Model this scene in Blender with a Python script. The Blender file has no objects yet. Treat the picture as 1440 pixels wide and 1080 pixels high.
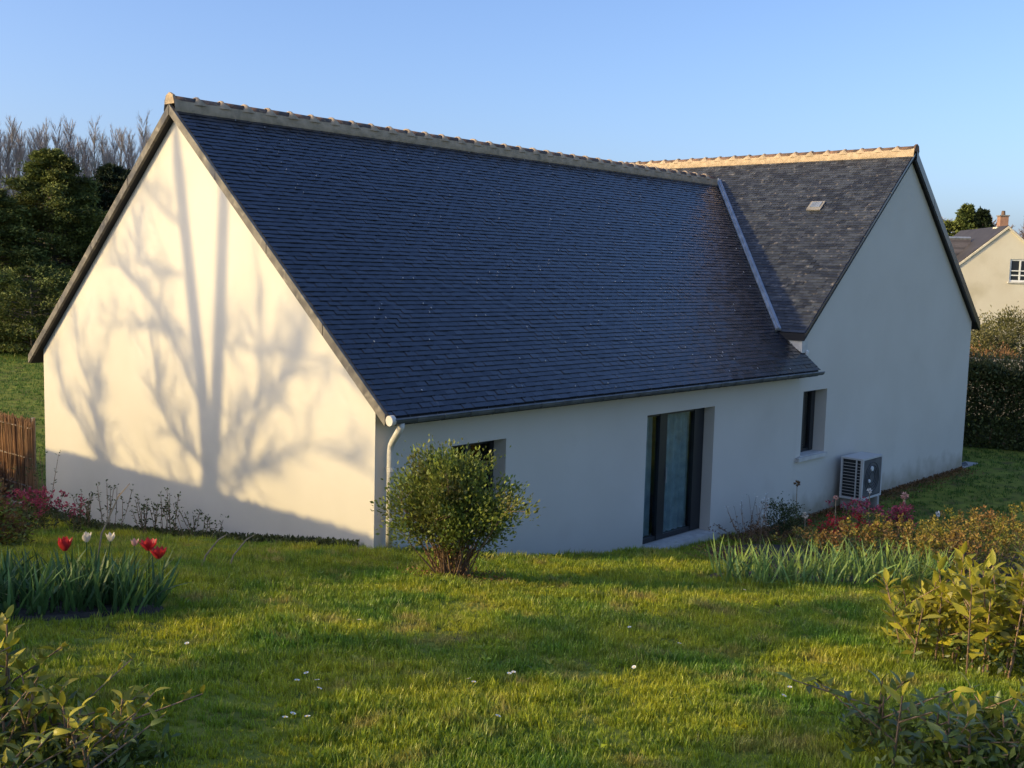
import bpy, math, random
import numpy as np
from mathutils import Vector, Matrix
random.seed(7); RNG = np.random.default_rng(11)
S = bpy.context.scene
COL = S.collection
R = math.radians

# ------------------------------------------------------------------ camera, sky, sun, exposure
cd = bpy.data.cameras.new('camera'); cam = bpy.data.objects.new('camera', cd); COL.objects.link(cam); S.camera = cam
CAM = Vector((-8.209, -9.640, 4.344))
F = Vector((0.73451896, 0.67027837, -0.10587161)); RT = Vector((0.67589121, -0.73653677, 0.02616603)); UP = Vector((0.06043981, 0.09077713, 0.99403548))
m3 = Matrix((RT, UP, -F)).transposed()
cam.matrix_world = Matrix.Translation(CAM) @ m3.to_4x4()
cd.sensor_width = 36; cd.lens = 36*1524.2/1440; cd.clip_end = 5000; cd.clip_start = .1

RS, RZ = 1.8, .745/1.8       # towards the sun: metres along -x, and metres up, per metre
SUN = Vector((-RS, 1.0, .745)).normalized()        # direction towards the sun
w = bpy.data.worlds.new('World'); S.world = w; w.use_nodes = True
nt = w.node_tree; nt.nodes.clear()
sk = nt.nodes.new('ShaderNodeTexSky'); sk.sky_type = 'NISHITA'; sk.sun_disc = False
sk.sun_elevation = math.asin(SUN.z); sk.sun_rotation = math.atan2(SUN.x, SUN.y)
sk.altitude = 0; sk.air_density = .85; sk.dust_density = 2.5; sk.ozone_density = 2.5
bg = nt.nodes.new('ShaderNodeBackground'); bg.inputs[1].default_value = .105
wo = nt.nodes.new('ShaderNodeOutputWorld')
mxs = nt.nodes.new('ShaderNodeMix'); mxs.data_type = 'RGBA'; mxs.blend_type = 'ADD'; mxs.inputs[0].default_value = 1.0; mxs.inputs[7].default_value = (.0, .12, .75, 1)   # a clear, even blue
nt.links.new(sk.outputs[0], mxs.inputs[6]); nt.links.new(mxs.outputs[2], bg.inputs[0]); nt.links.new(bg.outputs[0], wo.inputs[0])
ld = bpy.data.lights.new('sun', 'SUN'); ld.energy = 2.0; ld.angle = R(.5); ld.color = (1, .765, .36)
sun = bpy.data.objects.new('sun', ld); COL.objects.link(sun)
sun.rotation_euler = SUN.to_track_quat('Z', 'Y').to_euler()
S.view_settings.view_transform = 'Standard'; S.view_settings.look = 'None'
S.view_settings.exposure = 1.12; S.view_settings.gamma = 1
S.render.engine = 'CYCLES'

# ------------------------------------------------------------------ materials
def mat(name, col, rough=.8, col2=None, scale=5.0, bump=0.0, bscale=40.0, spec=.5, metal=0.0, trans=0.0, island=0.0,
        detail=4.0, ramp=(.35, .65), col3=None, scale3=1.0, ramp3=(.5, .7), ior=1.5, stretch=None):
    m = bpy.data.materials.new(name); m.use_nodes = True
    N = m.node_tree.nodes; L = m.node_tree.links; b = N['Principled BSDF']
    b.inputs['Roughness'].default_value = rough; b.inputs['Metallic'].default_value = metal
    b.inputs['Specular IOR Level'].default_value = spec; b.inputs['IOR'].default_value = ior
    geo = N.new('ShaderNodeNewGeometry'); src = geo.outputs['Position']
    if stretch:
        mp = N.new('ShaderNodeMapping'); mp.inputs['Scale'].default_value = stretch; L.new(src, mp.inputs[0]); src = mp.outputs[0]
    out = None
    def noise(sc, r):
        n = N.new('ShaderNodeTexNoise'); n.inputs['Scale'].default_value = sc; n.inputs['Detail'].default_value = detail
        L.new(src, n.inputs['Vector']); rr = N.new('ShaderNodeMapRange'); rr.inputs[1].default_value = r[0]; rr.inputs[2].default_value = r[1]
        L.new(n.outputs[0], rr.inputs[0]); return rr.outputs[0]
    def mix(a, bcol, f):
        x = N.new('ShaderNodeMix'); x.data_type = 'RGBA'
        if isinstance(a, tuple): x.inputs[6].default_value = (*a, 1)
        else: L.new(a, x.inputs[6])
        x.inputs[7].default_value = (*bcol, 1); L.new(f, x.inputs[0]); return x.outputs[2]
    out = col
    if col2: out = mix(out, col2, noise(scale, ramp))
    if col3: out = mix(out, col3, noise(scale3, ramp3))
    if island:
        oi = N.new('ShaderNodeObjectInfo'); ad = N.new('ShaderNodeMath'); ad.operation = 'ADD'
        L.new(geo.outputs['Random Per Island'], ad.inputs[0]); L.new(oi.outputs['Random'], ad.inputs[1])
        fr = N.new('ShaderNodeMath'); fr.operation = 'FRACT'; L.new(ad.outputs[0], fr.inputs[0])
        mr = N.new('ShaderNodeMapRange'); mr.inputs[3].default_value = 1-island; mr.inputs[4].default_value = 1+island
        L.new(fr.outputs[0], mr.inputs[0])
        hs = N.new('ShaderNodeHueSaturation'); L.new(mr.outputs[0], hs.inputs['Value'])
        if isinstance(out, tuple): hs.inputs['Color'].default_value = (*out, 1)
        else: L.new(out, hs.inputs['Color'])
        out = hs.outputs[0]
    if isinstance(out, tuple): b.inputs['Base Color'].default_value = (*out, 1)
    else: L.new(out, b.inputs['Base Color'])
    if bump:
        n = N.new('ShaderNodeTexNoise'); n.inputs['Scale'].default_value = bscale; n.inputs['Detail'].default_value = 5
        L.new(src, n.inputs['Vector']); bp = N.new('ShaderNodeBump'); bp.inputs['Strength'].default_value = 1; bp.inputs['Distance'].default_value = bump
        L.new(n.outputs[0], bp.inputs['Height']); L.new(bp.outputs[0], b.inputs['Normal'])
    if trans:
        t = N.new('ShaderNodeBsdfTranslucent'); mx = N.new('ShaderNodeMixShader'); mx.inputs[0].default_value = trans
        if isinstance(out, tuple): t.inputs[0].default_value = (*out, 1)
        else: L.new(out, t.inputs[0])
        L.new(b.outputs[0], mx.inputs[1]); L.new(t.outputs[0], mx.inputs[2]); L.new(mx.outputs[0], N['Material Output'].inputs[0])
    return m
M = {}
M['render'] = mat('lime_render', (.65, .60, .515), .9, (.61, .56, .475), .7, bump=.0015, bscale=130, detail=6, col3=(.54, .49, .41), scale3=.9, ramp3=(.62, .95))
def splash(m, ztop, zbot, col):
    """soil splashed up the wall foot: a stain with an uneven upper edge"""
    N = m.node_tree.nodes; L = m.node_tree.links; b = N['Principled BSDF']; src = b.inputs['Base Color'].links[0].from_socket
    ge = N.new('ShaderNodeNewGeometry'); sx = N.new('ShaderNodeSeparateXYZ'); L.new(ge.outputs['Position'], sx.inputs[0])
    no = N.new('ShaderNodeTexNoise'); no.inputs['Scale'].default_value = 2.2; no.inputs['Detail'].default_value = 8; L.new(ge.outputs['Position'], no.inputs['Vector'])
    ml = N.new('ShaderNodeMath'); ml.operation = 'MULTIPLY_ADD'; ml.inputs[1].default_value = -1.0; L.new(no.outputs[0], ml.inputs[0]); L.new(sx.outputs['Z'], ml.inputs[2])
    mr = N.new('ShaderNodeMapRange'); mr.inputs[1].default_value = zbot-.5; mr.inputs[2].default_value = ztop-.5; mr.inputs[3].default_value = .75; mr.inputs[4].default_value = 0; L.new(ml.outputs[0], mr.inputs[0])
    mx = N.new('ShaderNodeMix'); mx.data_type = 'RGBA'; mx.inputs[7].default_value = (*col, 1); L.new(src, mx.inputs[6]); L.new(mr.outputs[0], mx.inputs[0]); L.new(mx.outputs[2], b.inputs['Base Color'])
M['render_dirty'] = mat('lime_render_splashed', (.65, .60, .515), .9, (.61, .56, .475), .7, bump=.0015, bscale=130, detail=6, col3=(.54, .49, .41), scale3=.9, ramp3=(.62, .95))
splash(M['render_dirty'], .22, -.25, (.30, .25, .16))
M['reveal'] = mat('reveal_render', (.80, .72, .62), .9, (.74, .66, .57), 3, bump=.001, bscale=130)
M['slate'] = mat('slate', (.016, .018, .024), .27, (.010, .011, .016), 9, island=.5, spec=.75, bump=.0012, bscale=60, col3=(.055, .05, .048), scale3=14, ramp3=(.64, .8))
M['slate_old'] = mat('slate_weathered', (.042, .047, .054), .5, (.026, .029, .036), 6, island=.5, spec=.5, bump=.0015, bscale=60, col3=(.17, .15, .13), scale3=11, ramp3=(.6, .78))
M['deck'] = mat('dark_roof_deck', (.012, .012, .014), .8)
M['clay'] = mat('ridge_clay', (.20, .10, .055), .85, (.07, .06, .05), 11, bump=.003, bscale=70, island=.3, col3=(.30, .20, .10), scale3=20, ramp3=(.55, .75))
M['mortar'] = mat('ridge_mortar', (.50, .37, .24), .92, (.36, .27, .17), 8, bump=.004, bscale=60, col3=(.15, .13, .09), scale3=6, ramp3=(.58, .85))
M['verge'] = mat('verge_board', (.20, .175, .14), .8, (.09, .08, .07), 5, bump=.002, bscale=60, col3=(.32, .28, .22), scale3=9, ramp3=(.55, .8))
M['zinc'] = mat('zinc', (.42, .45, .47), .45, (.28, .31, .33), 6, metal=.55, bump=.001, bscale=30)
M['gutterzinc'] = mat('weathered_zinc', (.17, .18, .19), .55, (.10, .11, .12), 6, metal=.4, bump=.001, bscale=30)
M['pvc'] = mat('cream_pvc', (.70, .65, .56), .5, (.6, .56, .48), 6)
M['frame'] = mat('anthracite_aluminium', (.018, .020, .023), .4, spec=.5)
M['glass'] = mat('window_glass', (.02, .03, .032), .03, spec=.6)
M['curtain'] = mat('net_curtain', (.72, .76, .78), .9, (.5, .54, .56), 6, trans=.2)
M['sill'] = mat('sill_stone', (.62, .59, .53), .8, (.5, .47, .42), 8, bump=.001)
M['concrete'] = mat('concrete', (.42, .39, .36), .9, (.3, .28, .25), 5, bump=.003, bscale=50)
M['dark'] = mat('interior_dark', (.03, .03, .03), .9)
M['case'] = mat('unit_casing', (.55, .53, .50), .5)
M['casedark'] = mat('unit_panel_grey', (.07, .075, .09), .45, (.12, .12, .13), 9)
M['coil'] = mat('unit_coil', (.02, .02, .02), .6)

def glass_mat():
    m = bpy.data.materials.new('clear_glass'); m.use_nodes = True; N = m.node_tree.nodes; L = m.node_tree.links
    g = N.new('ShaderNodeBsdfGlossy'); g.inputs[0].default_value = (.9, .95, .95, 1); g.inputs['Roughness'].default_value = .015
    t = N.new('ShaderNodeBsdfTransparent'); t.inputs[0].default_value = (.75, .82, .82, 1)
    fr = N.new('ShaderNodeFresnel'); fr.inputs[0].default_value = 1.5
    ge = N.new('ShaderNodeNewGeometry'); inv = N.new('ShaderNodeMath'); inv.operation = 'SUBTRACT'; inv.inputs[0].default_value = 1; L.new(ge.outputs['Backfacing'], inv.inputs[1])
    mu = N.new('ShaderNodeMath'); mu.operation = 'MULTIPLY'; L.new(fr.outputs[0], mu.inputs[0]); L.new(inv.outputs[0], mu.inputs[1])
    mx = N.new('ShaderNodeMixShader'); L.new(mu.outputs[0], mx.inputs[0]); L.new(t.outputs[0], mx.inputs[1]); L.new(g.outputs[0], mx.inputs[2])
    L.new(mx.outputs[0], N['Material Output'].inputs[0]); return m
M['glass'] = glass_mat()

# plants
M['grass'] = mat('grass_blade', (.46, .45, .03), .42, (.15, .27, .024), 1.1, trans=.45, island=.4, spec=.5, col3=(.48, .36, .10), scale3=2.6, ramp3=(.55, .75))
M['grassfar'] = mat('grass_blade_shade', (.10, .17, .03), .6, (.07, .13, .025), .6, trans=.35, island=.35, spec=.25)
M['soilgrass'] = mat('turf_ground', (.22, .24, .04), .95, (.14, .16, .03), 3, bump=.02, bscale=12, spec=.05, col3=(.10, .08, .035), scale3=2.2, ramp3=(.5, .75), detail=8)
M['soil'] = mat('garden_soil', (.06, .045, .03), .95, (.03, .024, .017), 9, bump=.015, bscale=30)
M['leaf'] = mat('shrub_leaf', (.24, .27, .045), .45, (.15, .20, .035), 2, trans=.3, island=.5, spec=.4, col3=(.16, .14, .04), scale3=3, ramp3=(.5, .7))
M['laurel'] = mat('laurel_leaf_lit', (.42, .36, .03), .42, (.25, .25, .03), 5, trans=.35, island=.35, spec=.4)  # sunlit copy for upper leaves: the low sun's yellow is in the colour
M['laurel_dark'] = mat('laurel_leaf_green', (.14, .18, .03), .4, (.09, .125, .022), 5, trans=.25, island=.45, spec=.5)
M['stem'] = mat('brown_stem', (.30, .19, .11), .8, (.19, .12, .07), 30, island=.3)
M['drystem'] = mat('dry_stalk', (.42, .32, .20), .85, (.30, .22, .14), 20)
M['iris'] = mat('iris_leaf', (.27, .36, .07), .45, (.15, .26, .08), 4, trans=.3, island=.4, spec=.4, col3=(.20, .24, .06), scale3=2.5, ramp3=(.5, .7))
M['tulipleaf'] = mat('tulip_leaf', (.11, .19, .05), .45, (.07, .14, .04), 4, trans=.3, island=.4, spec=.4)
M['red'] = mat('red_petal', (.62, .045, .04), .5, (.5, .03, .04), 20, trans=.35)
M['pink'] = mat('pink_petal', (.50, .09, .14), .5, (.36, .05, .09), 20, trans=.35, island=.3)
M['salmon'] = mat('salmon_petal', (.72, .42, .34), .6, (.62, .34, .28), 20, trans=.3)
M['cream'] = mat('cream_petal', (.75, .66, .52), .6, trans=.3)
M['white'] = mat('white_petal', (.82, .82, .78), .6, trans=.2)
M['yellowc'] = mat('daisy_centre', (.75, .5, .05), .7)
M['euph'] = mat('euphorbia_bract', (.30, .26, .03), .6, (.30, .16, .05), 2.0, trans=.35, island=.45)
M['rust'] = mat('rusty_leaf', (.26, .13, .045), .7, (.15, .08, .03), 2.5, trans=.25, island=.5)
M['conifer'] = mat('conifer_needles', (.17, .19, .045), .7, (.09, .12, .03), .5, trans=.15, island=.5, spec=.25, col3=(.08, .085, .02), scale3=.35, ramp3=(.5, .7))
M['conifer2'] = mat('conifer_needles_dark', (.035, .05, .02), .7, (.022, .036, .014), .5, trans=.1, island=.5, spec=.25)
M['bark'] = mat('grey_bark', (.22, .19, .16), .9, (.14, .12, .10), 2, bump=.01, bscale=15)
M['twig'] = mat('pale_twig', (.38, .33, .31), .9, (.28, .24, .225), .2, island=.3)
M['twigpink'] = mat('pinkish_twig', (.28, .20, .16), .9, (.22, .15, .12), .2, island=.3)
M['hedge'] = mat('hedge_leaf', (.12, .14, .04), .6, (.06, .08, .025), 1.5, trans=.2, island=.5)
M['hedgetop'] = mat('hedge_top_leaf', (.17, .15, .045), .6, (.11, .11, .03), 1.0, trans=.3, island=.5)
M['cane'] = mat('brushwood_cane', (.36, .20, .10), .85, (.22, .12, .06), 3, island=.5)
M['timber'] = mat('weathered_timber', (.34, .27, .20), .85, (.22, .18, .14), 6, bump=.003, bscale=30)
M['oldwall'] = mat('old_cream_render', (.66, .60, .47), .9, (.60, .53, .40), .5, bump=.01, bscale=8, col3=(.44, .38, .25), scale3=.45, ramp3=(.5, .75), detail=7)
M['brick'] = mat('chimney_brick', (.36, .20, .13), .9, (.28, .15, .10), 6, island=.25)
M['stonewall'] = mat('grey_stone', (.26, .24, .22), .9, (.18, .165, .15), 2, bump=.02, bscale=6)
M['neighslate'] = mat('neighbour_slate', (.085, .075, .075), .7, (.06, .052, .052), 1.5, island=.4)
M['whitepaint'] = mat('white_paint', (.75, .75, .72), .5)

# ------------------------------------------------------------------ mesh helpers
def npmesh(name, V, Fc, m, smooth=False, mats=None, midx=None):
    """V (n,3) array; Fc an (f,k) array or list of faces"""
    me = bpy.data.meshes.new(name); V = np.asarray(V, np.float32).reshape(-1, 3)
    if isinstance(Fc, np.ndarray):
        k = Fc.shape[1]; nf = len(Fc)
        me.vertices.add(len(V)); me.vertices.foreach_set('co', V.ravel())
        me.loops.add(nf*k); me.loops.foreach_set('vertex_index', Fc.astype(np.int32).ravel())
        me.polygons.add(nf); me.polygons.foreach_set('loop_start', np.arange(0, nf*k, k, dtype=np.int32))
        me.polygons.foreach_set('loop_total', np.full(nf, k, np.int32)); me.update(calc_edges=True)
    else:
        me.from_pydata([tuple(v) for v in V], [], [tuple(f) for f in Fc]); me.update()
    for q in ([m] if mats is None else mats): me.materials.append(q)
    if midx is not None: me.polygons.foreach_set('material_index', np.asarray(midx, np.int32))
    if smooth: me.polygons.foreach_set('use_smooth', np.ones(len(me.polygons), bool))
    return me
def ob(name, me, parent=None, loc=None, kind=None, label=None):
    o = bpy.data.objects.new(name, me); COL.objects.link(o)
    if parent is not None: o.parent = parent
    if loc is not None: o.location = loc
    if kind: o['kind'] = kind
    if label: o['label'] = label
    return o
def thing(name, label, cat, loc=(0, 0, 0), group=None):
    o = ob(name, None, None, loc); o['label'] = label; o['category'] = cat
    if group: o['group'] = group
    return o
def tag(o, label, cat, group=None):
    o['label'] = label; o['category'] = cat
    if group: o['group'] = group
    return o

class MB:
    """collects verts and faces in world coordinates; build subtracts the parent's location"""
    def __init__(s): s.v = []; s.f = []
    def add(s, v, f):
        n = len(s.v); s.v.extend([tuple(q) for q in v]); s.f.extend([tuple(i+n for i in q) for q in f]); return s
    def box(s, x0, y0, z0, x1, y1, z1):
        v = [(x0, y0, z0), (x1, y0, z0), (x1, y1, z0), (x0, y1, z0), (x0, y0, z1), (x1, y0, z1), (x1, y1, z1), (x0, y1, z1)]
        return s.add(v, [(0, 3, 2, 1), (4, 5, 6, 7), (0, 1, 5, 4), (1, 2, 6, 5), (2, 3, 7, 6), (3, 0, 4, 7)])
    def obox(s, c, ax, ay, az):
        """oriented box: centre and three half-axis vectors"""
        c, ax, ay, az = map(Vector, (c, ax, ay, az)); v = []
        for k in (-1, 1):
            for (i, j) in ((-1, -1), (1, -1), (1, 1), (-1, 1)): v.append(c+ax*i+ay*j+az*k)
        return s.add(v, [(0, 3, 2, 1), (4, 5, 6, 7), (0, 1, 5, 4), (1, 2, 6, 5), (2, 3, 7, 6), (3, 0, 4, 7)])
    def prism(s, poly, d):
        """polygon (world points) extruded by vector d"""
        n = len(poly); d = Vector(d); a = [Vector(q) for q in poly]; b = [q+d for q in a]
        f = [tuple(range(n)), tuple(range(2*n-1, n-1, -1))]+[(i, n+i, n+(i+1) % n, (i+1) % n) for i in range(n)]
        return s.add(a+b, f)
    def tube(s, pts, rad, n=6, cap=True):
        pts = [Vector(q) for q in pts]; rr = rad if isinstance(rad, (list, tuple)) else [rad]*len(pts)
        rings = []
        for i, q in enumerate(pts):
            t = (pts[min(i+1, len(pts)-1)]-pts[max(i-1, 0)]).normalized()
            a = t.cross(Vector((0, 0, 1)));
            if a.length < .1: a = t.cross(Vector((0, 1, 0)))
            a.normalize(); b = t.cross(a)
            rings.append([q+(a*math.cos(k*2*math.pi/n)+b*math.sin(k*2*math.pi/n))*rr[i] for k in range(n)])
        v = [p for r_ in rings for p in r_]; f = []
        for i in range(len(pts)-1):
            for k in range(n): f.append((i*n+k, i*n+(k+1) % n, (i+1)*n+(k+1) % n, (i+1)*n+k))
        if cap: f += [tuple(range(n-1, -1, -1)), tuple(range(len(v)-n, len(v)))]
        return s.add(v, f)
    def build(s, name, m, parent=None, kind=None, smooth=False, label=None):
        off = np.array(parent_world(parent)); V = np.array(s.v, float)-off
        return ob(name, npmesh(name, V, s.f, m, smooth), parent, kind=kind, label=label)
def parent_world(p):
    v = Vector((0, 0, 0))
    while p is not None: v += p.location; p = p.parent
    return v

def tubes(P0, P1, r0, r1, n=3):
    """many straight tapered tubes at once -> V, F"""
    P0 = np.asarray(P0, float); P1 = np.asarray(P1, float); k = len(P0)
    r0 = np.broadcast_to(r0, (k,)); r1 = np.broadcast_to(r1, (k,))
    t = P1-P0; t /= np.linalg.norm(t, axis=1, keepdims=True)+1e-9
    ref = np.where(np.abs(t[:, 2:3]) > .9, np.array([[1., 0, 0]]), np.array([[0, 0, 1.]]))
    a = np.cross(t, ref); a /= np.linalg.norm(a, axis=1, keepdims=True)+1e-9; b = np.cross(t, a)
    an = np.arange(n)*2*np.pi/n; c = np.cos(an)[None, :, None]; s_ = np.sin(an)[None, :, None]
    ring = a[:, None]*c+b[:, None]*s_
    V = np.concatenate([P0[:, None]+ring*r0[:, None, None], P1[:, None]+ring*r1[:, None, None]], 1)
    i = np.arange(n); j = (i+1) % n
    Fq = np.stack([i, j, j+n, i+n], 1)[None]+np.arange(k)[:, None, None]*2*n
    return V.reshape(-1, 3), Fq.reshape(-1, 4)
def unit(a): return a/(np.linalg.norm(a, axis=-1, keepdims=True)+1e-9)
def leaves(C, A, L, W, curl=.15):
    """diamond leaves: C base points, A axes, lengths and widths -> V, F (quads)"""
    C = np.asarray(C, float); k = len(C); A = unit(np.asarray(A, float))
    r_ = RNG.normal(size=(k, 3)); s_ = unit(np.cross(A, r_)); n_ = np.cross(s_, A)
    L = np.broadcast_to(L, (k,))[:, None]; W = np.broadcast_to(W, (k,))[:, None]
    V = np.stack([C, C+A*L*.5+s_*W/2+n_*L*curl, C+A*L, C+A*L*.5-s_*W/2+n_*L*curl], 1)
    return V.reshape(-1, 3), np.arange(4*k).reshape(k, 4)
def cat(*vf):
    V = []; Fs = []; n = 0
    for v, f in vf: V.append(v); Fs.append(f+n); n += len(v)
    return np.concatenate(V), np.concatenate(Fs)

# ------------------------------------------------------------------ terrain
def ss(a, b, x): t = np.clip((x-a)/(b-a), 0, 1); return t*t*(3-2*t)
def up_sun(x, y, z, D): return (y+(x+D)/RS, z+(x+D)*RZ)     # where the ray towards the sun crosses the plane x = -D
_c = [up_sun(*q, 8.4) for q in ((-5.03, -3.06, 1.93), (-3.71, -2.46, 1.70), (-2.2, -1.83, 1.42), (-.44, -1.39, 1.13), (0, .3, 1.06), (0, 8.65, 1.0))]
CRY = [_c[0][0]-1.6, _c[0][0]-1.1]+[q[0] for q in _c]+[_c[-1][0]+2]; CRZ = [1.8, _c[0][1]-.22]+[q[1]-.07 for q in _c]+[0]
def H(x, y):
    x = np.asarray(x, float); y = np.asarray(y, float)
    p = .97-.15*x-.07*np.minimum(y, 0)-.15*np.maximum(y, 0)
    p = np.clip(p, -8, 12)
    p = -.25*np.log(np.exp(-p/.25)+np.exp(-2.9/.25))
    fl = -.3*ss(0, 7, x); k = .08
    z = np.where(p > 4, p, k*np.log(np.exp(p/k)+np.exp(fl/k)))
    t = ss(-1.0, -.5, y)*ss(1, 3, x)
    z = z+(np.minimum(z, np.maximum(fl, -.12))-z)*t
    crest = np.interp(y, CRY, CRZ)
    z = np.maximum(z, crest-np.maximum(np.abs(x+8.4)-.3, 0)*.9)
    inside = (x > .12) & (x < 18.9) & (y > .12) & (y < 8.6)
    return np.where(inside, np.minimum(z, -.25), z)
def h(x, y): return float(H(x, y))
def micro(x, y):
    return .018*np.sin(x*2.3+y*.7)*np.sin(y*1.9-x*.5)+.01*np.sin(x*5.1)*np.sin(y*4.3+1)+.010*np.sin(x*9.7+y*4.1)*np.sin(y*11.3-x*3.7+2)+.006*np.sin(x*15.1-y*8.9+1)*np.sin(y*14.7+x*6.1)
def axis_(lo, hi, c0, c1, fine, far):
    a = list(np.arange(c0, c1, fine)); d = fine; x = c1
    while x < hi: a.append(x); d *= 1.18; x += d
    d = fine; x = c0
    while x > lo: d *= 1.18; x -= d; a.append(x)
    return np.array(sorted(set(a)))
gx = axis_(-1800, 2500, -9, 20, .10, 0); gy = axis_(-1800, 2500, -9, 11, .10, 0)
X, Y = np.meshgrid(gx, gy, indexing='ij'); Z = H(X, Y)
Z = Z+micro(X, Y)*(np.abs(X) < 12)
nX, nY = len(gx), len(gy); ii = np.arange(nX*nY).reshape(nX, nY)
Fq = np.stack([ii[:-1, :-1], ii[1:, :-1], ii[1:, 1:], ii[:-1, 1:]], -1).reshape(-1, 4)
ground = ob('ground', npmesh('ground', np.stack([X, Y, Z], -1).reshape(-1, 3), Fq, M['soilgrass'], True), kind='structure')

# ------------------------------------------------------------------ the house
W_, L_ = 8.68, 18.987            # gable depth, length of the long wall
E_, O_ = .32, .084               # eave and verge overhang
ZE, ZR, YR = 2.65, 6.50, 4.34    # slate plane at the eave, at the ridge, ridge y
SM = (ZR-ZE)/(YR+E_)             # main slope
XL, XC, ZCE, ZCR = 10.272, 14.754, 3.291, 7.03
SC = (ZCR-ZCE)/(XC-XL)           # cross slope
XR2 = 2*XC-XL; YB = 9.6          # right eave, back of the cross wing
house = thing('slate_roofed_house', 'long low cream rendered house with blue-black slate roof and cross gable', 'house', (0, 0, 0))

def grid_wall(mb, P, x0, x1, z0, z1, holes, depth):
    """rectangle with rectangular holes; P(x,z,d) maps to world; reveals run inward by depth"""
    xs = sorted({x0, x1}|{q for a in holes for q in a[:2]}); zs = sorted({z0, z1}|{q for a in holes for q in a[2:4]})
    for i in range(len(xs)-1):
        for j in range(len(zs)-1):
            cx, cz = (xs[i]+xs[i+1])/2, (zs[j]+zs[j+1])/2
            if any(a[0] < cx < a[1] and a[2] < cz < a[3] for a in holes): continue
            mb.add([P(xs[i], zs[j], 0), P(xs[i+1], zs[j], 0), P(xs[i+1], zs[j+1], 0), P(xs[i], zs[j+1], 0)], [(0, 1, 2, 3)])
    for a in holes:
        x_0, x_1, z_0, z_1 = a[:4]; d = a[4] if len(a) > 4 else depth
        q = [(x_0, z_0), (x_1, z_0), (x_1, z_1), (x_0, z_1)]
        for k in range(4):
            (xa, za), (xb, zb) = q[k], q[(k+1) % 4]
            mb.add([P(xa, za, 0), P(xb, zb, 0), P(xb, zb, d), P(xa, za, d)], [(0, 3, 2, 1)])
DOOR = (5.48, 7.42, 0.0, 2.14); WIN = (10.40, 11.48, .93, 2.18); WIN0 = (1.25, 2.27, .98, 2.10)
mb = MB(); PF = lambda x, z, d: (x, d, z)
zt0 = 2.72
grid_wall(mb, PF, 0, 10.52, -1.2, zt0, [DOOR, WIN0, (WIN[0], 10.52, WIN[2], WIN[3], .0)][:2]+[], .34)
mb.build('wall', M['render'], house, label='shaded long wall with a glazed door')
# the part of the long wall right of x=10.52 carries the cross gable; its window straddles the joint, so cut both here
mb = MB()
grid_wall(mb, PF, 10.30, 10.52, 0, .001, [], 0) if False else None
zc = 3.20
grid_wall(mb, lambda x, z, d: (x, d-.003, z), 10.30, L_, -1.2, zc, [WIN], .36)
def cz_under(x): return (ZCE+SC*(min(x, 2*XC-x)-XL))-.16
mb.add([(10.52, -.003, zc), (L_, -.003, zc), (L_, -.003, cz_under(L_)), (XC, -.003, cz_under(XC)), (10.52, -.003, cz_under(10.52))], [(0, 1, 2, 3, 4)])
mb.build('wall', M['render_dirty'], house, label='shaded cross gable wall with one small window')
mb = MB(); mz = lambda y: (ZE+SM*(min(y, 2*YR-y)+E_))-.15
mb.add([(0, 0, -1.2), (0, W_, -1.2), (0, W_, mz(W_)), (0, YR, mz(YR)), (0, 0, mz(0))], [(4, 3, 2, 1, 0)])
mb.build('wall', M['render'], house, label='sunlit left gable wall with tree shadows')
mb = MB()
mb.add([(0, W_, -1.2), (10.5, W_, -1.2), (10.5, W_, 2.7), (0, W_, 2.7)], [(0, 1, 2, 3)])
mb.add([(10.52, 0, -.5), (10.52, 9.4, -.5), (10.52, 9.4, 3.34), (10.52, 0, 3.34)], [(0, 3, 2, 1)])
mb.add([(L_, 0, -1.2), (L_, 9.4, -1.2), (L_, 9.4, 3.34), (L_, 0, 3.34)], [(0, 1, 2, 3)])
mb.add([(10.52, 9.4, -1.2), (L_, 9.4, -1.2), (L_, 9.4, 3.3), (XC, 9.4, 6.85), (10.52, 9.4, 3.3)], [(0, 1, 2, 3, 4)])
mb.build('wall', M['render'], house, label='back and side walls of the house')
mb = MB(); mb.box(.3, .7, -.05, 18.7, 8.4, -.01); mb.box(.3, 3.2, 0, 18.7, 3.3, 2.6); mb.box(4.0, .7, 0, 4.1, 3.2, 2.6); mb.box(9.0, .7, 0, 9.1, 3.2, 2.6); mb.box(.3, .7, 2.56, 18.7, 8.0, 2.6)
mb.build('interior', M['dark'], house)

# roof decks (prisms)
roof = MB()
def slab(pts, t, mbx): mbx.prism(pts, (0, 0, -t))
rm = MB()
zy = lambda y: ZE+SM*(y+E_)
slab([(-O_, -E_, ZE-.012), (10.43, -E_, ZE-.012), (10.43, .001, zy(.001)-.012), (-O_, .001, zy(.001)-.012)], .13, rm)
slab([(-O_, .001, zy(.001)-.012), (10.5, .001, zy(.001)-.012), (14.4, YR, ZR-.012), (-O_, YR, ZR-.012)], .13, rm)
slab([(-O_, YR, ZR-.012), (14.4, YR, ZR-.012), (14.4, W_+E_, ZE-.012), (-O_, W_+E_, ZE-.012)], .13, rm)
roofm = rm.build('roof', M['deck'], house, label='blue-black slate roof of the long wing')
rm = MB()
slab([(XL, -O_, ZCE-.012), (XC, -O_, ZCR-.012), (XC, YB, ZCR-.012), (XL, YB, ZCE-.012)], .13, rm)
slab([(XC, -O_, ZCR-.012), (XR2, -O_, ZCE-.012), (XR2, YB, ZCE-.012), (XC, YB, ZCR-.012)], .13, rm)
roofc = rm.build('roof', M['deck'], house, label='weathered grey slate roof of the cross wing')

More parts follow.
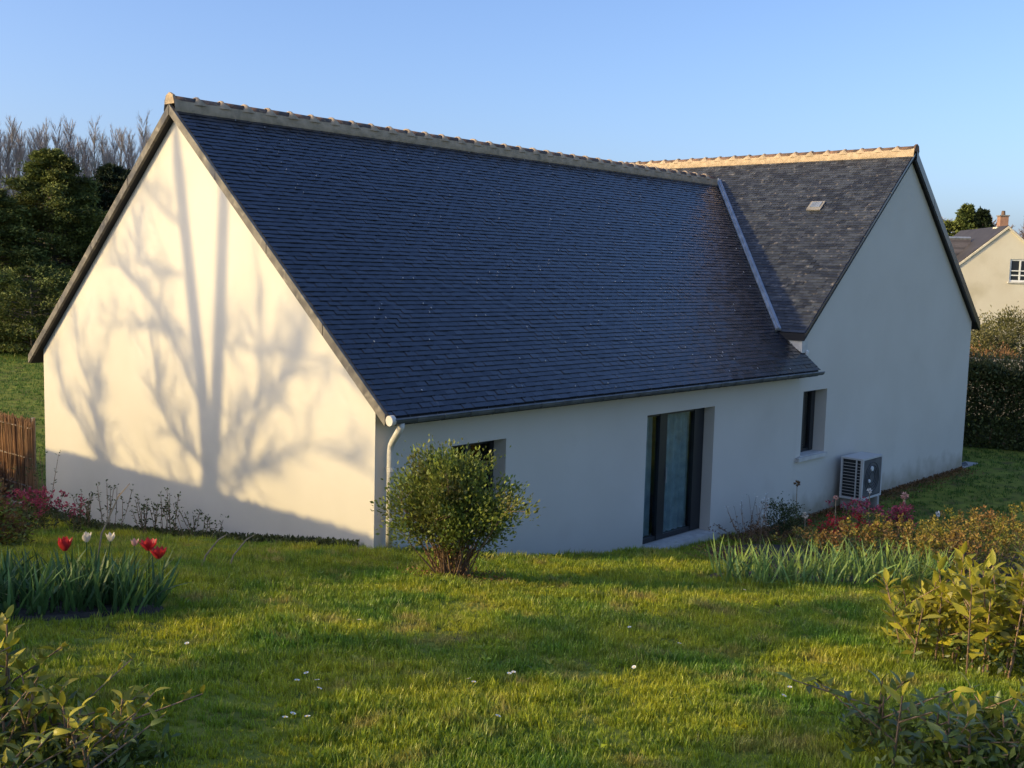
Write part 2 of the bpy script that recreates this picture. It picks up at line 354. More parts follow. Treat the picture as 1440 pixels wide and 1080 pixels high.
# slates -----------------------------------------------------------
def clip_poly(poly, a, b, c):
    """keep a*u+b*v<=c"""
    out = []
    for i in range(len(poly)):
        p, q = poly[i], poly[(i+1) % len(poly)]; dp = a*p[0]+b*p[1]-c; dq = a*q[0]+b*q[1]-c
        if dp <= 0: out.append(p)
        if dp*dq < 0: t = dp/(dp-dq); out.append((p[0]+t*(q[0]-p[0]), p[1]+t*(q[1]-p[1])))
    return out
WS, EX, LS, TH = .185, .086, .122, .0055
def slates(O, U, Vv, ulen, vlen, clips_fn, seed):
    """O origin, U along the eave, V up the slope. returns list of (full?, poly(u,v), tilt info)"""
    rg = random.Random(seed); res = []; nv = int(vlen/EX)+1
    for j in range(nv):
        v0 = j*EX+rg.uniform(-.003, .003); u = -WS*(1.5 if j % 2 else 1)-rg.uniform(0, .012)
        while u < ulen:
            wd = WS+rg.uniform(-.006, .004)
            a = [(u+.002, v0+rg.uniform(-.004, .004)), (u+wd-.002, v0+rg.uniform(-.004, .004)), (u+wd-.002, v0+LS), (u+.002, v0+LS)]
            full = True; b = a
            for (ca, cb, cc) in clips_fn((u+wd/2, v0)):
                b2 = clip_poly(b, ca, cb, cc)
                if len(b2) != len(b) or any(abs(p[0]-q[0])+abs(p[1]-q[1]) > 1e-6 for p, q in zip(b, b2)): full = False
                b = b2
                if len(b) < 3: break
            if len(b) >= 3:
                ar = abs(sum(b[i][0]*b[(i+1) % len(b)][1]-b[(i+1) % len(b)][0]*b[i][1] for i in range(len(b))))/2
                if ar > .0015: res.append((full, b, (u+wd/2, v0), rg.uniform(-.0034, .0034), rg.uniform(0, .005)))
            u += wd
    return res
def slate_pts(poly, c, tw, lift):
    top = []; bot = []
    for (u, v) in poly:
        # raised at the lower edge, lying on the deck at the upper one
        k = (v-c[1])/LS; z = .006*(1-k)+lift*(1-k)+tw*((u-c[0])/WS)*2
        top.append((u, v, z+TH*(1-.6*k))); bot.append((u, v, z-.004*(1-k)-.002))
    return top, bot
def lay(listing, O, U, Vv, roofobj, mname, mt, keep):
    O, U, Vv = Vector(O), Vector(U).normalized(), Vector(Vv).normalized(); Nn = U.cross(Vv).normalized()
    MW = Matrix((U, Vv, Nn)).transposed()
    variants = []
    for k in range(6):
        a = [(-WS/2+.002, 0), (WS/2-.002, 0), (WS/2-.002, LS), (-WS/2+.002, LS)]
        t, b = slate_pts(a, (0, 0), (k-2.5)*.0014, (k*2 % 5)*.0012); n = 4
        variants.append(npmesh('slate', [MW @ Vector(q) for q in t+b], [tuple(range(n)), tuple(range(2*n-1, n-1, -1))]+[(i, n+i, n+(i+1) % n, (i+1) % n) for i in range(n)], mt))
    st = MB()
    for idx, (full, poly, c, tw, lift) in enumerate(listing):
        if idx in keep:
            o = ob('slate', variants[idx % 6], roofobj, O+MW @ Vector((c[0], c[1], 0))); continue
        t, b = slate_pts(poly, c, tw, lift); n = len(poly)
        st.add([O+MW @ Vector(q) for q in t+b], [tuple(range(n))]+[(i, n+i, n+(i+1) % n, (i+1) % n) for i in range(n)])
    st.build('slates', mt, roofobj, kind='stuff')
    return O, MW
VM = Vector((0, 1, SM)).normalized(); lenM = math.hypot(YR+E_, ZR-ZE); cosM = VM.y
def valley_x_of_v(v): return XL+((ZE+v*VM.z)-ZCE)/SC
def clipsM(c):
    r_ = [(-1, 0, O_), (0, 1, lenM-.01)]
    if -E_+c[1]*cosM < .40: r_.append((1, 0, 10.44))
    else:  # x <= XL+((ZE+v*VM.z)-ZCE)/SC
        k = VM.z/SC; r_.append((1, -k, XL+(ZE-ZCE)/SC-.05))
    return r_
OM = (0, -E_-.035, ZE-.035*SM)
lm = slates(OM, (1, 0, 0), VM, 14.6, lenM, clipsM, 3)
UC = Vector((0, -1, 0)); VC = Vector((1, 0, SC)).normalized(); lenC = math.hypot(XC-XL, ZCR-ZCE)
OC = (XL, YB, ZCE)               # u runs from the back towards the front verge
def clipsC(c):
    r_ = [(1, 0, YB+O_), (0, 1, lenC-.01)]
    x = XL+c[1]*VC.x; z = ZCE+c[1]*VC.z
    if z < ZR:                   # y <= (z-ZE)/SM-E_  ->  YB-u <= ...
        k = VC.z/SM; r_.append((-1, -k, -YB+(ZCE-ZE)/SM-E_-.05))
    return r_
lc = slates(OC, UC, VC, YB+.3, lenC, clipsC, 5)
# the slates that show largest: nearest to the camera
def near_idx(lst, O, U, Vv, n):
    O, U, Vv = Vector(O), Vector(U), Vector(Vv)
    d = [((O+U*c[0]+Vv*c[1]-CAM).length, i) for i, (full, p, c, a, b) in enumerate(lst) if full]
    d.sort(); return {i for _, i in d[:n]}
lay(lm, OM, (1, 0, 0), VM, roofm, 'slate', M['slate'], near_idx(lm, OM, (1, 0, 0), VM, 295))
lay(lc, OC, UC, VC, roofc, 'slate', M['slate_old'], near_idx(lc, OC, UC, VC, 150))
# bright hook ends at the slates' lower edges
hk = MB(); NM = Vector((1, 0, 0)).cross(VM)
for (full, poly, c, tw, lift) in lm:
    if full and random.random() < .035:
        q = Vector(OM)+Vector((1, 0, 0))*c[0]+VM*(c[1]+.004)+NM*(.024+lift); hk.obox(q, (.0035, 0, 0), VM*.012, NM*.004)
hk.build('slate_hooks', M['zinc'], roofm, kind='stuff')

# ridge tiles with mortar collars ------------------------------------
def ridge_tile_mesh(r0=.118, r1=.112, L=.4, th=.014, n=9):
    v = []; f = []
    for (x, r_) in ((0, r0), (L, r1)):
        for rr in (r_, r_-th):
            for k in range(n):
                a = math.pi*k/(n-1)*1.0; v.append((x, math.cos(a)*rr*1.12, math.sin(a)*rr*.95))
    A, B, C_, D = 0, n, 2*n, 3*n
    for k in range(n-1):
        f += [(A+k, A+k+1, C_+k+1, C_+k), (B+k, D+k, D+k+1, B+k+1), (A+k, B+k, B+k+1, A+k+1), (C_+k, C_+k+1, D+k+1, D+k)]
    f += [(A, C_, D, B), (A+n-1, B+n-1, D+n-1, C_+n-1)]
    return npmesh('ridge_tile', v, f, M['clay'], True)
def collar_mesh(n=9):
    """saddle of mortar over a joint: wide at the foot, a narrow peak at the crown"""
    v = []; f = []
    for k in range(n):
        a = math.pi*k/(n-1); s_ = math.sin(a); wd = .105*(1-s_)**1.2+.020; hgt = .016+.002*s_
        for (x, rr) in ((-wd, .116), (-wd*.35, .118+hgt), (wd*.35, .118+hgt), (wd, .116)):
            v.append((x+random.uniform(-.004, .004), math.cos(a)*rr*1.13, s_*rr*.97+random.uniform(-.003, .003)))
    for k in range(n-1):
        for j in range(3): f.append((k*4+j, k*4+j+1, k*4+5+j, k*4+4+j))
    return npmesh('mortar_joint', v, f, M['mortar'], True)
tiles = [ridge_tile_mesh() for _ in range(1)]; collars = [collar_mesh() for _ in range(4)]
def ridge(start, direction, count, roofobj, slope, zoff=.0):
    d = Vector(direction); yaw = math.atan2(d.y, d.x); s0 = Vector(start)
    for k in range(count):
        o = ob('ridge_tile', tiles[0], roofobj, s0+d*(.4*k)+Vector((0, 0, random.uniform(-.004, .004)))); o.rotation_euler = (random.uniform(-.02, .02), random.uniform(-.012, .012), yaw)
        if k: c = ob('mortar_joint', collars[k % 4], roofobj, s0+d*(.4*k+.005)); c.rotation_euler = (0, 0, yaw)
    # mortar bed on both sides, uneven lower edge
    side = Vector((-d.y, d.x, 0)); b = MB(); n = count*4
    for sg in (-1, 1):
        v = []; f = []
        for k in range(n+1):
            p = s0+d*(.1*k); j = random.uniform(-.008, .008); bump = .022*max(0, 1-abs(((k+2) % 4)-2)/1.0) if k % 4 == 0 else 0
            v += [p+side*sg*.128+Vector((0, 0, .030+j*.6+bump)), p+side*sg*(.138+j*.6)+Vector((0, 0, -.03)), p+side*sg*(.150+j)+Vector((0, 0, -slope*.150+.032+j)), p+side*sg*(.140)+Vector((0, 0, -slope*.14-.01))]
        for k in range(n):
            for j in range(3):
                q = (k*4+j, k*4+j+1, k*4+5+j, k*4+4+j); f.append(q if sg < 0 else q[::-1])
        b.add(v, f)
    b.build('mortar_bed', M['mortar'], roofobj, smooth=True)
ridge((-O_-.03, YR, ZR+.012), (1, 0, 0), 35, roofm, SM)
ridge((XC, -O_-.03, ZCR+.012), (0, 1, 0), 24, roofc, SC)

# verge trims --------------------------------------------------------
def verge(p0, p1, out, mt, name='verge_board', hgt=.15, th=.05, lab=None):
    p0, p1, out = Vector(p0), Vector(p1), Vector(out); n = max(1, int((p1-p0).length/1.25)); 
    for k in range(n):
        a = p0.lerp(p1, k/n+.0015); b = p0.lerp(p1, (k+1)/n-.0015); m_ = MB()
        m_.prism([a, b, b+Vector((0, 0, -hgt)), a+Vector((0, 0, -hgt))], out*th); m_.build(name, mt, house)
vx = -O_+.006
verge((vx, -E_, ZE+.0), (vx, YR, ZR-.0), (-1, 0, 0), M['verge'], hgt=.14)
verge((vx, W_+E_, ZE), (vx, YR, ZR), (-1, 0, 0), M['verge'], hgt=.14)
m_ = MB(); m_.prism([(vx, YR-.13, ZR+.0), (vx, YR+.13, ZR+.0), (vx, YR+.09, ZR+.12), (vx, YR, ZR+.16), (vx, YR-.09, ZR+.12)], (-.04, 0, 0)); m_.build('ridge_end_cap', M['mortar'], house)
verge((XL, -O_+.006, ZCE), (XC, -O_+.006, ZCR), (0, -1, 0), M['slate'], hgt=.05, th=.03)
verge((XR2, -O_+.006, ZCE+.03), (XC, -O_+.006, ZCR+.03), (0, -1, 0), M['slate'], hgt=.20, th=.05)
m_ = MB(); m_.prism([(XC-.13, -O_, ZCR+.0), (XC+.13, -O_, ZCR+.0), (XC+.09, -O_, ZCR+.12), (XC, -O_, ZCR+.16), (XC-.09, -O_, ZCR+.12)], (0, -.04, 0)); m_.build('ridge_end_cap', M['clay'], house)
# valley strip: raised zinc edge
a = Vector((XL-.02, (ZCE-ZE)/SM-E_, ZCE+.02)); b = Vector((XL+(ZR-ZCE)/SC, YR, ZR+.02)); dv = (b-a).normalized()
up = Vector((0, 0, 1)); sd = dv.cross(up).normalized(); n2 = sd.cross(dv).normalized()
m_ = MB(); m_.obox((a+b)/2+n2*.03, dv*((b-a).length/2), sd*.055, n2*.022); m_.obox((a+b)/2+n2*.05-sd*.0, dv*((b-a).length/2+.001), sd*.014, n2*.028)
m_.build('valley_flashing', M['zinc'], house)
# cream block added, standing for sunlit side wall below the cross eave
m_ = MB(); m_.prism([(XL+.03, -.03, 2.92), (XL+.03, .30, ZCE-.146), (XL+.03, -.03, ZCE-.146)], (.22, 0, 0)); m_.build('lit_wall_block', M['sill'], house)
m_ = MB(); m_.prism([(10.495, .004, 2.75), (10.495, .9, 3.2), (10.495, .9, 3.30), (10.495, .004, 3.30)], (.022, 0, 0)); m_.build('side_wall', M['render'], house)
m_ = MB(); m_.obox((10.50, -.02, 2.93), (.03, 0, 0), (0, .035, .02), (0, -.01, .04)); m_.build('flashing_end', M['whitepaint'], house)
# vent tile
c0 = Vector((13.29, 1.37, ZCE+SC*(13.29-XL)))+Vector((-SC, 0, 1)).normalized()*.035; nC = Vector((-SC, 0, 1)).normalized()
m_ = MB(); m_.obox(c0, UC*.16, VC*.15, nC*.012); vt = m_.build('roof_vent', M['stonewall'], house)
m_ = MB(); m_.obox(c0+nC*.018+VC*.02, UC*.11, VC*.09, nC*.008); m_.build('vent_cover', M['zinc'], vt)

# gutter and downpipe ------------------------------------------------
gy, gz, gr = -E_-.075, ZE-.055, .062
def gutter(x0, x1, name='gutter'):
    v = []; f = []; n = 9
    for x in (x0, x1):
        for rr in (gr, gr-.006):
            for k in range(n): a_ = math.pi+math.pi*k/(n-1); v.append((x, gy+math.cos(a_)*rr, gz+math.sin(a_)*rr))
    for k in range(n-1): f += [(k, k+1, 2*n+k+1, 2*n+k), (n+k, 3*n+k, 3*n+k+1, n+k+1)]
    f += [(0, 2*n, 3*n, n), (n-1, 2*n-1, 4*n-1, 3*n-1)]
    q = MB(); q.add(v, f); q.tube([(x0, gy-gr, gz+.004), (x1, gy-gr, gz+.004)], .011, 6); return q
x = -O_
while x < 10.4:
    x1_ = min(x+2.1, 10.42); gutter(x, x1_-.004).build('gutter', M['gutterzinc'], house, smooth=False); x = x1_+.0
for k in range(24):
    xk = .25+k*.44
    if xk < 10.35:
        q = MB(); q.tube([(xk, gy-gr-.006, gz+.02)]+[(xk, gy+math.cos(math.pi+math.pi*j/6)*(gr+.006), gz+math.sin(math.pi+math.pi*j/6)*(gr+.006)) for j in range(7)]+[(xk, gy+gr+.006, gz+.03)], .008, 4); q.build('gutter_bracket', M['gutterzinc'], house)
q = MB(); q.tube([(-O_-.05, gy, gz-.01), (-O_+.01, gy, gz-.01)], .062, 10); q.build('gutter_end_cap', M['pvc'], house, smooth=False)
pp = [(.05, gy, gz-.05), (.05, gy, gz-.10), (.06, gy+.06, gz-.17), (.12, gy+.21, gz-.29), (.14, gy+.27, gz-.36), (.15, gy+.29, gz-.45), (.15, gy+.29, .98)]
q = MB(); q.tube(pp, .042, 10); dp = q.build('downpipe', M['pvc'], house, smooth=True)
for zz in (1.95, 1.35):
    q = MB(); q.tube([(.16, gy+.29, zz-.022), (.16, gy+.29, zz+.022)], .052, 10); q.box(.155, gy+.30, zz-.01, .165, 0, zz+.01); q.build('bracket', M['pvc'], dp)
q = MB(); q.tube([(.16, gy+.29, .98), (.16, gy+.29, .88)], .05, 8); q.build('drain_socket', M['concrete'], dp)

# windows and the glazed door ----------------------------------------
def framed(name, x0, x1, z0, z1, y, bars, lab, fw=.07):
    """bars: x positions of vertical posts (centre, halfwidth)"""
    root = ob(name, None, house, (x0, y, z0)); 
    if lab: root['label'] = lab
    m_ = MB(); t = .07
    m_.box(x0+.002, y, z0, x0+fw, y+t, z1-.002); m_.box(x1-fw, y, z0, x1-.002, y+t, z1-.002)
    m_.box(x0+fw, y+.001, z0, x1-fw, y+t-.001, z0+fw); m_.box(x0+fw, y+.001, z1-fw, x1-fw, y+t-.001, z1-.002)
    for (c, hw) in bars: m_.box(c-hw, y-.012, z0+.01, c+hw, y+t+.01, z1-.01)
    m_.build('frame', M['frame'], root)
    edges = [x0+fw]+[q for (c, hw) in bars for q in (c-hw, c+hw)]+[x1-fw]
    for k in range(0, len(edges), 2):
        if edges[k+1]-edges[k] > .03:
            g = MB(); g.box(edges[k], y+.03, z0+fw, edges[k+1], y+.042, z1-fw); g.build('pane', M['glass'], root)
    return root
def curtain(root, x0, x1, z0, z1, y):
    n = int((x1-x0)/.02); v = []; f = []
    for k in range(n+1):
        xx = x0+(x1-x0)*k/n; yy = y+.025*math.sin(xx*42+1.3*math.sin(xx*7))+.01*math.sin(xx*97)
        v += [(xx, yy, z0), (xx, yy+.01*math.sin(xx*30), z1)]
    for k in range(n): f.append((2*k, 2*k+2, 2*k+3, 2*k+1))
    q = MB(); q.add(v, f); return q.build('curtain', M['curtain'], root, smooth=True)
dr = framed('glass_door', DOOR[0], DOOR[1], DOOR[2]+.02, DOOR[3], .20, [(6.21, .10), (7.24, .13)], 'dark framed sliding glass door with pale curtains', .075)
curtain(dr, 6.3, 7.14, .08, 2.05, .32)
curtain(dr, 5.58, 6.12, .08, 2.05, .36)
q = MB(); q.box(6.30, .165, .95, 6.32, .185, 1.20); q.box(6.30, .18, 1.03, 6.32, .20, 1.06); q.build('handle', M['zinc'], dr)
w1 = framed('window', WIN[0], WIN[1], WIN[2], WIN[3], .24, [(10.98, .06), (11.35, .05)], 'narrow dark window in the cross gable wall')
curtain(w1, 10.5, 10.9, 1.0, 2.1, .42)
w2 = framed('window', WIN0[0], WIN0[1], WIN0[2], WIN0[3], .22, [(1.76, .05)], 'dark window half hidden behind the round shrub')
q = MB(); q.box(WIN[0]-.07, -.075, WIN[2]-.07, WIN[1]+.03, .0, WIN[2]+.004); q.box(WIN[0]+.002, .0, WIN[2]-.07, WIN[1]-.002, .24, WIN[2]+.012); q.build('sill', M['sill'], w1)
q = MB(); q.box(WIN0[0]-.05, -.06, WIN0[2]-.06, WIN0[1]+.05, .0, WIN0[2]+.004); q.build('sill', M['sill'], w2)
q = MB(); q.box(DOOR[0]-.0, -.12, -.16, DOOR[1]+.14, -.004, .0); q.box(DOOR[0]+.002, -.003, -.16, DOOR[1]-.002, .24, .006); q.build('door_step', M['sill'], house)
# splash edge of paving along the foot of the cross gable
q = MB(); q.box(L_+.05, -.05, -.33, L_+1.0, .25, -.27); tag(q.build('stone_slab', M['concrete']), 'pale flat stone slab lying at the right corner of the house', 'slab')
q = MB(); q.tube([(L_+.12, .12, -.3), (L_+.12, .12, .15)], .05, 8); q.tube([(L_+.14, .12, -.28), (L_+.42, .05, -.26)], .07, 8)
# dark drain pot
tag(q.build('drain_gully', M['frame']), 'dark drain elbow at the foot of the far right corner of the house', 'drain')

# ------------------------------------------------------------------ outdoor unit
ac = thing('heat_pump', 'grey outdoor heat pump unit standing against the shaded wall', 'heat pump', (11.98, -.58, -.3))
X0, X1, Y0, Y1, Z0, Z1 = 11.98, 12.90, -.60, -.14, -.03, .80
q = MB(); q.box(X0+.05, Y0+.02, Z0+.03, X1-.02, Y1-.02, Z1-.03); q.build('coil', M['coil'], ac)
q = MB(); q.box(X0, Y0, Z1-.035, X1, Y1, Z1); q.box(X0, Y0, Z0, X1, Y1, Z0+.04); q.box(X0, Y0, Z0+.04, X0+.05, Y0+.05, Z1-.035); q.box(X0, Y1-.035, Z0+.04, X0+.035, Y1, Z1-.035)
q.box(X1-.05, Y0, Z0+.04, X1, Y1, Z1-.035); q.box(X0+.01, Y0+.13, Z0+.04, X0+.03, Y0+.155, Z1-.035); q.build('casing', M['case'], ac)
for k in range(11): 
    zz = Z0+.10+k*.062; q = MB(); q.box(X0+.008, Y0+.05, zz, X0+.020, Y1-.035, zz+.007); q.build('grille_bar', M['case'], ac)
q = MB(); q.box(X0+.055, Y0+.004, Z0+.06, X1-.055, Y0+.018, Z1-.05); fp = q.build('front_panel', M['casedark'], ac)
for (cx_, cz_, r_) in ((X0+.42, Z0+.60, .055), (X0+.32, Z0+.36, .038)):
    q = MB(); q.tube([(cx_, Y0+.004, cz_), (cx_, Y0-.02, cz_)], [r_, r_*.8], 12); q.build('round_cap', M['whitepaint'], fp)
for k in range(4):
    rr = .12+.07*k*.9; q = MB(); pts = [(X0+.44+math.cos(a_)*rr, Y0-.004, Z0+.42+math.sin(a_)*rr) for a_ in np.linspace(0, 2*math.pi, 25)]; q.tube(pts, .005, 4); q.build('guard_ring', M['coil'], fp)
for xx in (X0+.12, X1-.2): q = MB(); q.box(xx, Y0-.02, -.32, xx+.08, Y1+.02, Z0); q.build('foot', M['concrete'], ac)

# ================================================================== vegetation
# ------------------------------------------------------------------ grass (nobody could count it)
def tuft(n, rad, hmin, hmax, wd, seed):
    g = np.random.default_rng(seed); V = []; Fc = []
    for k in range(n):
        a = g.uniform(0, 6.28); r_ = rad*math.sqrt(g.uniform()); bx, by = r_*math.cos(a), r_*math.sin(a)
        hh = g.uniform(hmin, hmax); la = g.uniform(0, 6.28); ln = g.uniform(.1, .6)*hh; fx, fy = math.cos(la), math.sin(la)
        sx, sy = -fy*wd/2, fx*wd/2; i = len(V)
        V += [(bx-sx, by-sy, 0), (bx+sx, by+sy, 0), (bx+fx*ln*.35+sx*.8, by+fy*ln*.35+sy*.8, hh*.6), (bx+fx*ln*.35-sx*.8, by+fy*ln*.35-sy*.8, hh*.6), (bx+fx*ln, by+fy*ln, hh)]
        Fc += [(i, i+1, i+2, i+3), (i+3, i+2, i+4)]
    return V, Fc
lib = bpy.data.collections.new('grass_library')       # not linked: only a source for the scatter
def lib_tufts(prefix, params, m):
    c = bpy.data.collections.new(prefix); 
    for k, p in enumerate(params):
        v, f = tuft(*p, seed=k+5); o = bpy.data.objects.new(prefix, npmesh(prefix, v, f, m)); c.objects.link(o)
    return c
def scatter(name, pts, scl, colln, label, catg):
    me = npmesh(name, pts, [], M['grass'])
    a = me.attributes.new('scl', 'FLOAT', 'POINT'); a.data.foreach_set('value', np.asarray(scl, np.float32))
    a = me.attributes.new('rotz', 'FLOAT_VECTOR', 'POINT'); rv = np.zeros((len(pts), 3), np.float32); rv[:, 2] = RNG.uniform(0, 6.28, len(pts)); rv[:, :2] = RNG.normal(0, .12, (len(pts), 2)); a.data.foreach_set('vector', rv.ravel())
    o = ob(name, me, kind='stuff'); tag(o, label, catg)
    ng = bpy.data.node_groups.new(name, 'GeometryNodeTree'); ng.interface.new_socket('Geometry', in_out='INPUT', socket_type='NodeSocketGeometry'); ng.interface.new_socket('Geometry', in_out='OUTPUT', socket_type='NodeSocketGeometry')
    N = ng.nodes; L = ng.links; gi = N.new('NodeGroupInput'); go = N.new('NodeGroupOutput')
    ci = N.new('GeometryNodeCollectionInfo'); ci.inputs[0].default_value = colln; ci.inputs['Separate Children'].default_value = True; ci.inputs['Reset Children'].default_value = True
    ip = N.new('GeometryNodeInstanceOnPoints'); ip.inputs['Pick Instance'].default_value = True
    at = N.new('GeometryNodeInputNamedAttribute'); at.data_type = 'FLOAT'; at.inputs[0].default_value = 'scl'
    ar = N.new('GeometryNodeInputNamedAttribute'); ar.data_type = 'FLOAT_VECTOR'; ar.inputs[0].default_value = 'rotz'
    L.new(gi.outputs[0], ip.inputs['Points']); L.new(ci.outputs[0], ip.inputs['Instance']); L.new(at.outputs[0], ip.inputs['Scale']); L.new(ar.outputs[0], ip.inputs['Rotation']); L.new(ip.outputs[0], go.inputs[0])
    md = o.modifiers.new('scatter', 'NODES'); md.node_group = ng
    return o
def vnoise(x, y, s, seed=0):
    g = np.random.default_rng(seed); t = np.zeros_like(x)
    for k in range(6):
        a = g.uniform(0, 6.28); f = s*g.uniform(.6, 1.8); t += np.sin((x*math.cos(a)+y*math.sin(a))*f+g.uniform(0, 6.28))
    return t/6
def polar(n, d0, d1, a0, a1):
    d = RNG.uniform(d0, d1, n); a = RNG.uniform(a0, a1, n)
    fx, fy = F.x/math.hypot(F.x, F.y), F.y/math.hypot(F.x, F.y)
    x = CAM.x+d*(fx*np.cos(a)+fy*np.sin(a)); y = CAM.y+d*(fy*np.cos(a)-fx*np.sin(a)); return x, y, d
def outside(x, y):
    hs = (x > -.02) & (x < 19.0) & (y > -.02) & (y < 9.5)
    return ~hs
BEDS = [(-4.95, -2.15, .88, .50, -.35), (4.7, -3.75, 2.3, .6, -.30), (7.6, -3.2, 3.4, 2.3, -.3), (-1.6, -.0, .0, .0, 0)]   # cx, cy, rx, ry, rotation
def in_bed(x, y, grow=0.):
    r_ = np.zeros_like(x, bool)
    for (cx, cy, rx, ry, a) in BEDS:
        if rx == 0: continue
        dx, dy = x-cx, y-cy; u = dx*math.cos(a)+dy*math.sin(a); v = -dx*math.sin(a)+dy*math.cos(a); r_ |= (u/(rx+grow))**2+(v/(ry+grow))**2 < 1
    return r_
ctuft = lib_tufts('grass_tuft', [(10, .030, .022, .055, .0055), (12, .035, .02, .045, .005), (8, .025, .03, .070, .006), (12, .04, .018, .038, .0055), (7, .025, .03, .060, .007)], M['grass'])
x, y, d = polar(210000, 4.0, 19, R(-34), R(36))
k = outside(x, y) & ~in_bed(x, y); x, y, d = x[k], y[k], d[k]
n_ = vnoise(x, y, 3.0, 1); k = RNG.uniform(size=len(x)) < .80+.4*n_; x, y, d, n_ = x[k], y[k], d[k], n_[k]
sc = (.62+d*.045)*(1+.40*n_+.40*vnoise(x, y, 22, 2)+.25*vnoise(x, y, 7, 9))*RNG.uniform(.75, 1.3, len(x))
zg = np.array(H(x, y))
zadd = micro(x, y)
scatter('lawn_grass', np.stack([x, y, zg+zadd-.006], 1), np.clip(sc, .4, 2.4), ctuft, 'short yellow-green lawn grass crossed by long tree shadows in front of the house', 'grass')
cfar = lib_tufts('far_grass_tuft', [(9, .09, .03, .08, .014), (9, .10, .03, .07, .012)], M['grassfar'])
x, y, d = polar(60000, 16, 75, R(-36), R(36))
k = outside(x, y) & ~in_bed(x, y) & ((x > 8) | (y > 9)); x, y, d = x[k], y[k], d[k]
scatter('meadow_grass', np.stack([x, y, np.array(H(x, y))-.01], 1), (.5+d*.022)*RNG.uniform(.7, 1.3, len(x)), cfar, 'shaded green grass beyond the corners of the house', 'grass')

# bare soil sheets of the beds
def bed(cx, cy, rx, ry, a, name, label):
    v = []; f = []; n = 40; rings = 10
    v.append((cx, cy, h(cx, cy)+.03))
    for i in range(1, rings+1):
        for k in range(n):
            t = 2*math.pi*k/n; rr = i/rings*(1+.05*math.sin(3*t+cx)+.03*math.sin(7*t)); u, w_ = rx*rr*math.cos(t), ry*rr*math.sin(t)
            X_, Y_ = cx+u*math.cos(a)-w_*math.sin(a), cy+u*math.sin(a)+w_*math.cos(a); v.append((X_, Y_, h(X_, Y_)+(.035 if i < rings else -.05)+random.uniform(-.012, .012)))
    for k in range(n): f.append((0, 1+k, 1+(k+1) % n))
    for i in range(rings-1):
        for k in range(n): q = 1+i*n; f.append((q+k, q+n+k, q+n+(k+1) % n, q+(k+1) % n))
    return ob(name, npmesh(name, v, f, M['soil'], True), kind='structure')
for b_ in BEDS[:3]: bed(*b_, 'flower_bed_soil', '')

# ------------------------------------------------------------------ generic leafy shrub
def leaf_ball(n, c, rad, up=.3, L=.05, Wd=.025, shell=.55):
    """n leaves in an ellipsoid; returns V,F"""
    d = unit(RNG.normal(size=(n, 3))); rr = (shell+(1-shell)*RNG.uniform(size=(n, 1))**.6)
    C = np.asarray(c)+d*rr*np.asarray(rad); A = d+RNG.normal(0, .6, (n, 3))+np.array([0, 0, up]); 
    s = RNG.uniform(.7, 1.25, n); return leaves(C, A, L*s, Wd*s)
def clumped(nclump, nleaf, c, rad, crad, L, Wd, up=.3, flat=1.0, shell=.75, keep=None):
    d = unit(RNG.normal(size=(nclump, 3))); rr = shell+(1-shell)*RNG.uniform(size=(nclump, 1))
    cc = np.asarray(c)+d*rr*np.asarray(rad)
    if keep is not None: cc = cc[keep(cc)]
    k = len(cc); cr = crad*RNG.uniform(.6, 1.4, k)
    C = np.repeat(cc, nleaf, 0)+RNG.normal(size=(k*nleaf, 3))*np.repeat(cr, nleaf)[:, None]*np.array([.5, .5, .5*flat])
    out = np.repeat(unit(cc-np.asarray(c)), nleaf, 0); A = out+RNG.normal(0, .7, (k*nleaf, 3))+np.array([0, 0, up])
    s = RNG.uniform(.6, 1.3, k*nleaf); return leaves(C, A, L*s, Wd*s)
def local(vf, p): return vf[0]-np.array(parent_world(p)), vf[1]
def stuffpart(name, vf, m, parent, kind=None):
    V, Fc = local(vf, parent); return ob(name, npmesh(name, V, Fc, m), parent, kind=kind)

# the round shrub on the lawn
bx, by = -.62, -1.98; bz = h(bx, by); bx_s, by_s = bx, by
sh = thing('round_shrub', 'vase-shaped leafy green shrub with bare brown stems standing alone on the lawn', 'shrub', (bx, by, bz))
segs0 = []; segs1 = []; r0 = []; r1 = []; tips = []
for k in range(64):
    a = random.uniform(0, 6.28); rb = random.uniform(.02, .17); b0 = Vector((bx+rb*math.cos(a), by+rb*math.sin(a), bz-.02))
    a2 = a+random.gauss(0, .5); sp = random.uniform(.05, .52); hh = random.uniform(.62, 1.20)*(1-.30*(sp/.56)**2)
    hh *= 1.12 if k in (2, 5) else 1; sp *= 1.28 if k in (3, 7, 8) else 1
    t = Vector((bx+(rb+sp)*math.cos(a2), by+(rb+sp)*math.sin(a2), bz+hh)); md = b0.lerp(t, .5)+Vector((random.gauss(0, .03), random.gauss(0, .03), .10*sp-.03))
    for (p, q, ra, rb_) in ((b0, md, .010, .007), (md, t, .007, .003)): segs0.append(p); segs1.append(q); r0.append(ra); r1.append(rb_)
    tips.append(t); tips.append(md.lerp(t, .5))
    for _ in range(5 if k > 9 else 9):
        f_ = random.uniform(.3, 1 if k > 9 else 1.15); p = md.lerp(t, f_); q = p+Vector((random.gauss(0, .09), random.gauss(0, .09), random.uniform(.03, .15))); segs0.append(p); segs1.append(q); r0.append(.004); r1.append(.0018); tips.append(q)
stuffpart('stems', tubes(segs0, segs1, np.array(r0), np.array(r1), 4), M['stem'], sh, 'stuff')
tp = np.array([tuple(q) for q in tips]); tp = tp[tp[:, 2] > bz+.24]
n = 21000; ii_ = RNG.integers(0, len(tp), n); C_ = tp[ii_]+RNG.normal(0, .065, (n, 3))
kz = C_[:, 2] > bz+.27+RNG.normal(0, .09, n); C_ = C_[kz]
